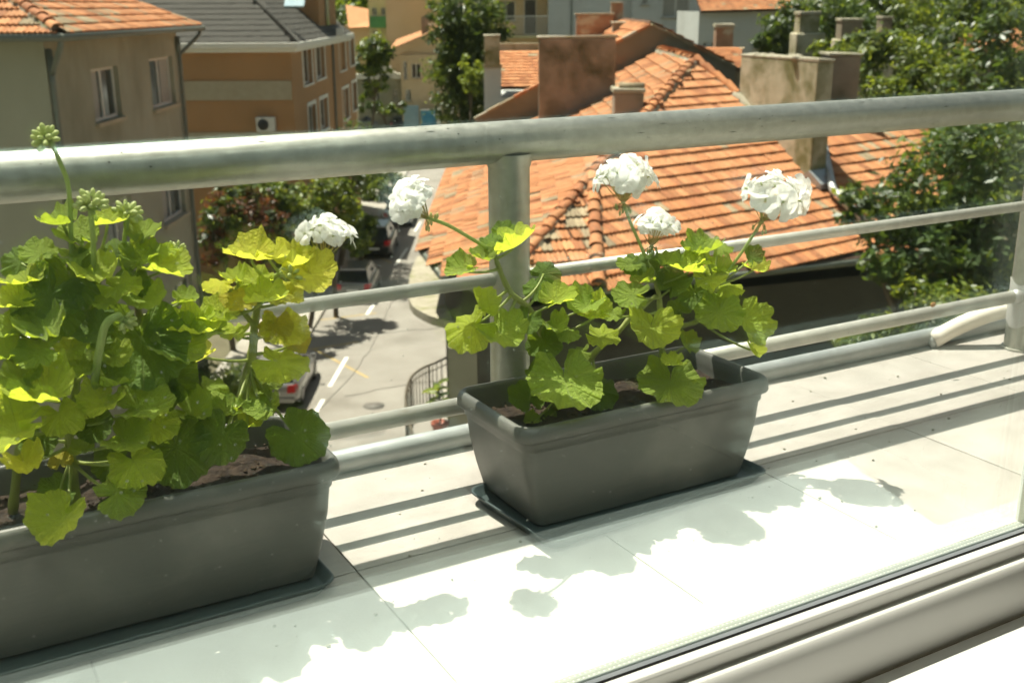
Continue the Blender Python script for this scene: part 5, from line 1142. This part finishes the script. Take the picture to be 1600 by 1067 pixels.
# left planter, yellowing plant
pd_ = thing('geranium', 'tall yellowing geranium with one white flower at the planter end', 'geranium', (.30, 1.23, .128), GRP)
sd = stemline(pd_, [(368, 680, 1.23), (374, 640, 1.23), (386, 590, 1.225), (395, 545, 1.225), (398, 505, 1.22), (405, 465, 1.22), (412, 430, 1.22)], .0072, .0036, n=5)
sd2 = stemline(pd_, [(398, 510, 1.22), (375, 480, 1.215), (365, 455, 1.215)], .0036, .0022)
sd3 = stemline(pd_, [(404, 470, 1.22), (425, 440, 1.215), (445, 415, 1.215)], .0034, .002)
nd_ = sd[12:]+sd2+sd3
leaves(pd_, [
 (388, 402, 80, 165, 1.19, .35, .8, .1, YE, 1), (424, 405, 56, 20, 1.20, .4, .75, 0, YE, 3), (342, 442, 52, 175, 1.19, .35, .8, 0, YE, 2), (374, 466, 62, 200, 1.20, .7, .4, 0, AM, 0), (415, 472, 72, 10, 1.17, .25, .85, .1, LM, 3),
 (488, 432, 84, 300, 1.18, .8, .35, .1, YE, 1), (462, 412, 66, 50, 1.20, .5, .6, 0, YE, 4), (446, 516, 78, 290, 1.185, .8, .2, .15, YE, 0), (428, 508, 60, 270, 1.19, .7, .3, 0, AM, 2), (440, 566, 88, 335, 1.17, .6, .6, 0, LM, 2), (400, 440, 60, 120, 1.21, .5, .5, 0, LM, 7),
 (368, 436, 44, 120, 1.21, .6, .5, 0, LM, 4), (435, 450, 56, 20, 1.21, .6, .5, 0, YE, 5), (340, 498, 72, 190, 1.20, .5, .7, 0, LM, 1), (330, 520, 64, 210, 1.20, .6, .5, 0, G, 3), (318, 560, 52, 230, 1.21, .6, .3, -.2, YE, 6), (366, 520, 50, 180, 1.20, .4, .7, 0, LM, 9),
 (402, 625, 58, 280, 1.20, .6, .5, 0, G, 2), (418, 600, 52, 300, 1.21, .7, .3, 0, G, 7), (466, 682, 96, 320, 1.15, .85, .25, .1, D_, 2), (345, 686, 92, 250, 1.14, .85, .3, 0, D_, 0), (390, 665, 46, 350, 1.19, .4, .8, 0, LM, 4), (412, 640, 60, 290, 1.19, .6, .4, 0, G, 1), (355, 645, 56, 200, 1.18, .5, .6, 0, G, 8),
 (395, 455, 48, 90, 1.22, .6, .5, 0, YE, 0), (452, 470, 48, 340, 1.20, .6, .4, .1, YE, 6), (478, 405, 44, 60, 1.21, .5, .6, 0, LM, 3), (460, 540, 46, 310, 1.19, .7, .2, .3, AM, 6)], nd_)
flower(pd_, 511, 370, 76, 1.20, (505, 402), [(412, 440, 1.22), (442, 425, 1.21), (475, 415, 1.205)], 16, ax=(.12, 0, 1))
budhead(pd_, 460, 425, 40, 1.175, [(400, 470, 1.21), (420, 450, 1.20), (440, 432, 1.18)], (.5, -.3, .6), 10, .0012)
# left planter, big bushy plant
pc = thing('geranium', 'large bushy geranium with green buds and no open flower at far left', 'geranium', (.08, 1.22, .128), GRP)
sc = stemline(pc, [(120, 790, 1.20), (112, 720, 1.19), (108, 680, 1.18), (118, 610, 1.19), (128, 540, 1.20), (140, 460, 1.21), (146, 420, 1.21)], .0058, .003, n=5)
sc2 = stemline(pc, [(230, 750, 1.24), (225, 650, 1.23), (230, 560, 1.22), (215, 480, 1.22), (205, 420, 1.22)], .0056, .003, n=5)
sc3 = stemline(pc, [(20, 800, 1.24), (30, 700, 1.22), (40, 600, 1.21), (60, 520, 1.21), (80, 440, 1.22)], .0056, .003, n=5)
nc = sc[5:]+sc2[5:]+sc3[5:]
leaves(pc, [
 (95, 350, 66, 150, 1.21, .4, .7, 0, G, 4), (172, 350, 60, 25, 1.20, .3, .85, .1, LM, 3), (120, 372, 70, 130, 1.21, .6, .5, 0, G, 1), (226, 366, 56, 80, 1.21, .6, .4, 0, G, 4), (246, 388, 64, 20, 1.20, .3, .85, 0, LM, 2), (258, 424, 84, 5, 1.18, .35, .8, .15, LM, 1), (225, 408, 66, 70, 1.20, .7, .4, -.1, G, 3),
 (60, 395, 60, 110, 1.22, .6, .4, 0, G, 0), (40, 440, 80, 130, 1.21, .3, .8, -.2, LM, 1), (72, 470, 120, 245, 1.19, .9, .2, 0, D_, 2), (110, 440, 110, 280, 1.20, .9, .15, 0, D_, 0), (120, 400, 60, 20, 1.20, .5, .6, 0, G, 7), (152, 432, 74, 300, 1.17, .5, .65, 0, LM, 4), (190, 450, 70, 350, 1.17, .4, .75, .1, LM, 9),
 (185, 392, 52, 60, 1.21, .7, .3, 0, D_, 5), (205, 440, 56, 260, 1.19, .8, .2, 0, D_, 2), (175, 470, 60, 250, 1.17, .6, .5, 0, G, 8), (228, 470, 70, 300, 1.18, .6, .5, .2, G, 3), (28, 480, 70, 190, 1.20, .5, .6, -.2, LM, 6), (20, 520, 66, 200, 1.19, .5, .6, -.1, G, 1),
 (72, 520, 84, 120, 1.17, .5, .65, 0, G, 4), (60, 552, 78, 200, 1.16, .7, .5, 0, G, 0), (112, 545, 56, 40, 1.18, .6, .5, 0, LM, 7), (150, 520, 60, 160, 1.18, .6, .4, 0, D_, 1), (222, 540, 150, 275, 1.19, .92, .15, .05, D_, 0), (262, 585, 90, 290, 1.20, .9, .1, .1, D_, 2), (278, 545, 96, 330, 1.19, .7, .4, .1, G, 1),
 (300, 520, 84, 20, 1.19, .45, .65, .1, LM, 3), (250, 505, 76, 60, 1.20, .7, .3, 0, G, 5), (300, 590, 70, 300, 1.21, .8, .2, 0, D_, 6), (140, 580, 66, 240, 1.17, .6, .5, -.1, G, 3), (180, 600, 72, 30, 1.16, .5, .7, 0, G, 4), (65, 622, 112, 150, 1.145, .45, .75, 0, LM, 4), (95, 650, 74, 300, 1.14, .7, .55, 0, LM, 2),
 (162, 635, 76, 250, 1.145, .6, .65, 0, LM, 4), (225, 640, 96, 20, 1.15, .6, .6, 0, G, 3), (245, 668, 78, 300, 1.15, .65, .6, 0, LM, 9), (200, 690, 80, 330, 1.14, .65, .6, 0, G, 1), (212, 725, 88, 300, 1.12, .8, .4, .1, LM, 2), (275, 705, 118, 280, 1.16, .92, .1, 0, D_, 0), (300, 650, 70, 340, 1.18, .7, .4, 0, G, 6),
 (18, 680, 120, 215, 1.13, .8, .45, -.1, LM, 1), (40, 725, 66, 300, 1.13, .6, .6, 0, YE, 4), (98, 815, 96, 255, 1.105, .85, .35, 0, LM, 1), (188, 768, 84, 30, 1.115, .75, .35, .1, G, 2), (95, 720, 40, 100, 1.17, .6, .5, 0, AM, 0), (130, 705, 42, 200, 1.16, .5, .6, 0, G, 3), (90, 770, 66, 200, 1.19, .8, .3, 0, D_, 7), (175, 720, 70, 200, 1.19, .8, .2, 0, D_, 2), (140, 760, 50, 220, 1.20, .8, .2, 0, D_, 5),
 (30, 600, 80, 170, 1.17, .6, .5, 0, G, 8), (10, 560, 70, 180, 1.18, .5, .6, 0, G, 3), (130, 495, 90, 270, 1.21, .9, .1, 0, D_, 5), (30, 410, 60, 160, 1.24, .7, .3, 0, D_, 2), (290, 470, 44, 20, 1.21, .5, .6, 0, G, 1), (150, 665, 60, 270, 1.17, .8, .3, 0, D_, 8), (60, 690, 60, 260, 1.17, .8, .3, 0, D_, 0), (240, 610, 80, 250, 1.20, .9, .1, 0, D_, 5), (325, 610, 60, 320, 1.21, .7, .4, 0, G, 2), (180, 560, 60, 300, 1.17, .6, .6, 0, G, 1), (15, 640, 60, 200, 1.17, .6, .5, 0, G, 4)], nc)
for k in range(3):                                       # inner leaves that fill the bush
    x, y = rnd.uniform(5, 320), rnd.uniform(420, 700)
    leaf(pc, x, y, rnd.uniform(50, 88), rnd.uniform(0, 360), rnd.uniform(1.20, 1.29), rnd.uniform(.3, .9), rnd.uniform(.2, .8), rnd.uniform(-.3, .3), rnd.choice([G, D_, D_, LM]), rnd.randrange(10), nc)
budhead(pc, 66, 206, 52, 1.20, [(112, 420, 1.21), (108, 300, 1.20), (92, 250, 1.20), (78, 217, 1.20)], (-.25, -.1, .5), 18, .0024)
budhead(pc, 142, 307, 56, 1.17, [(146, 445, 1.19), (146, 380, 1.18), (142, 330, 1.175)], (0, 0, 1), 20, .0028)
budhead(pc, 204, 322, 50, 1.21, [(192, 440, 1.215), (194, 380, 1.21), (199, 340, 1.21)], (.35, 0, .6), 16, .0024)
budhead(pc, 276, 382, 36, 1.21, [(262, 420, 1.215), (268, 400, 1.21)], (.15, 0, 1), 12, .0014)
budhead(pc, 204, 508, 40, 1.14, [(147, 605, 1.16), (156, 545, 1.145), (166, 506, 1.14), (184, 494, 1.14)], (.6, -.1, -.55), 12, .0042)
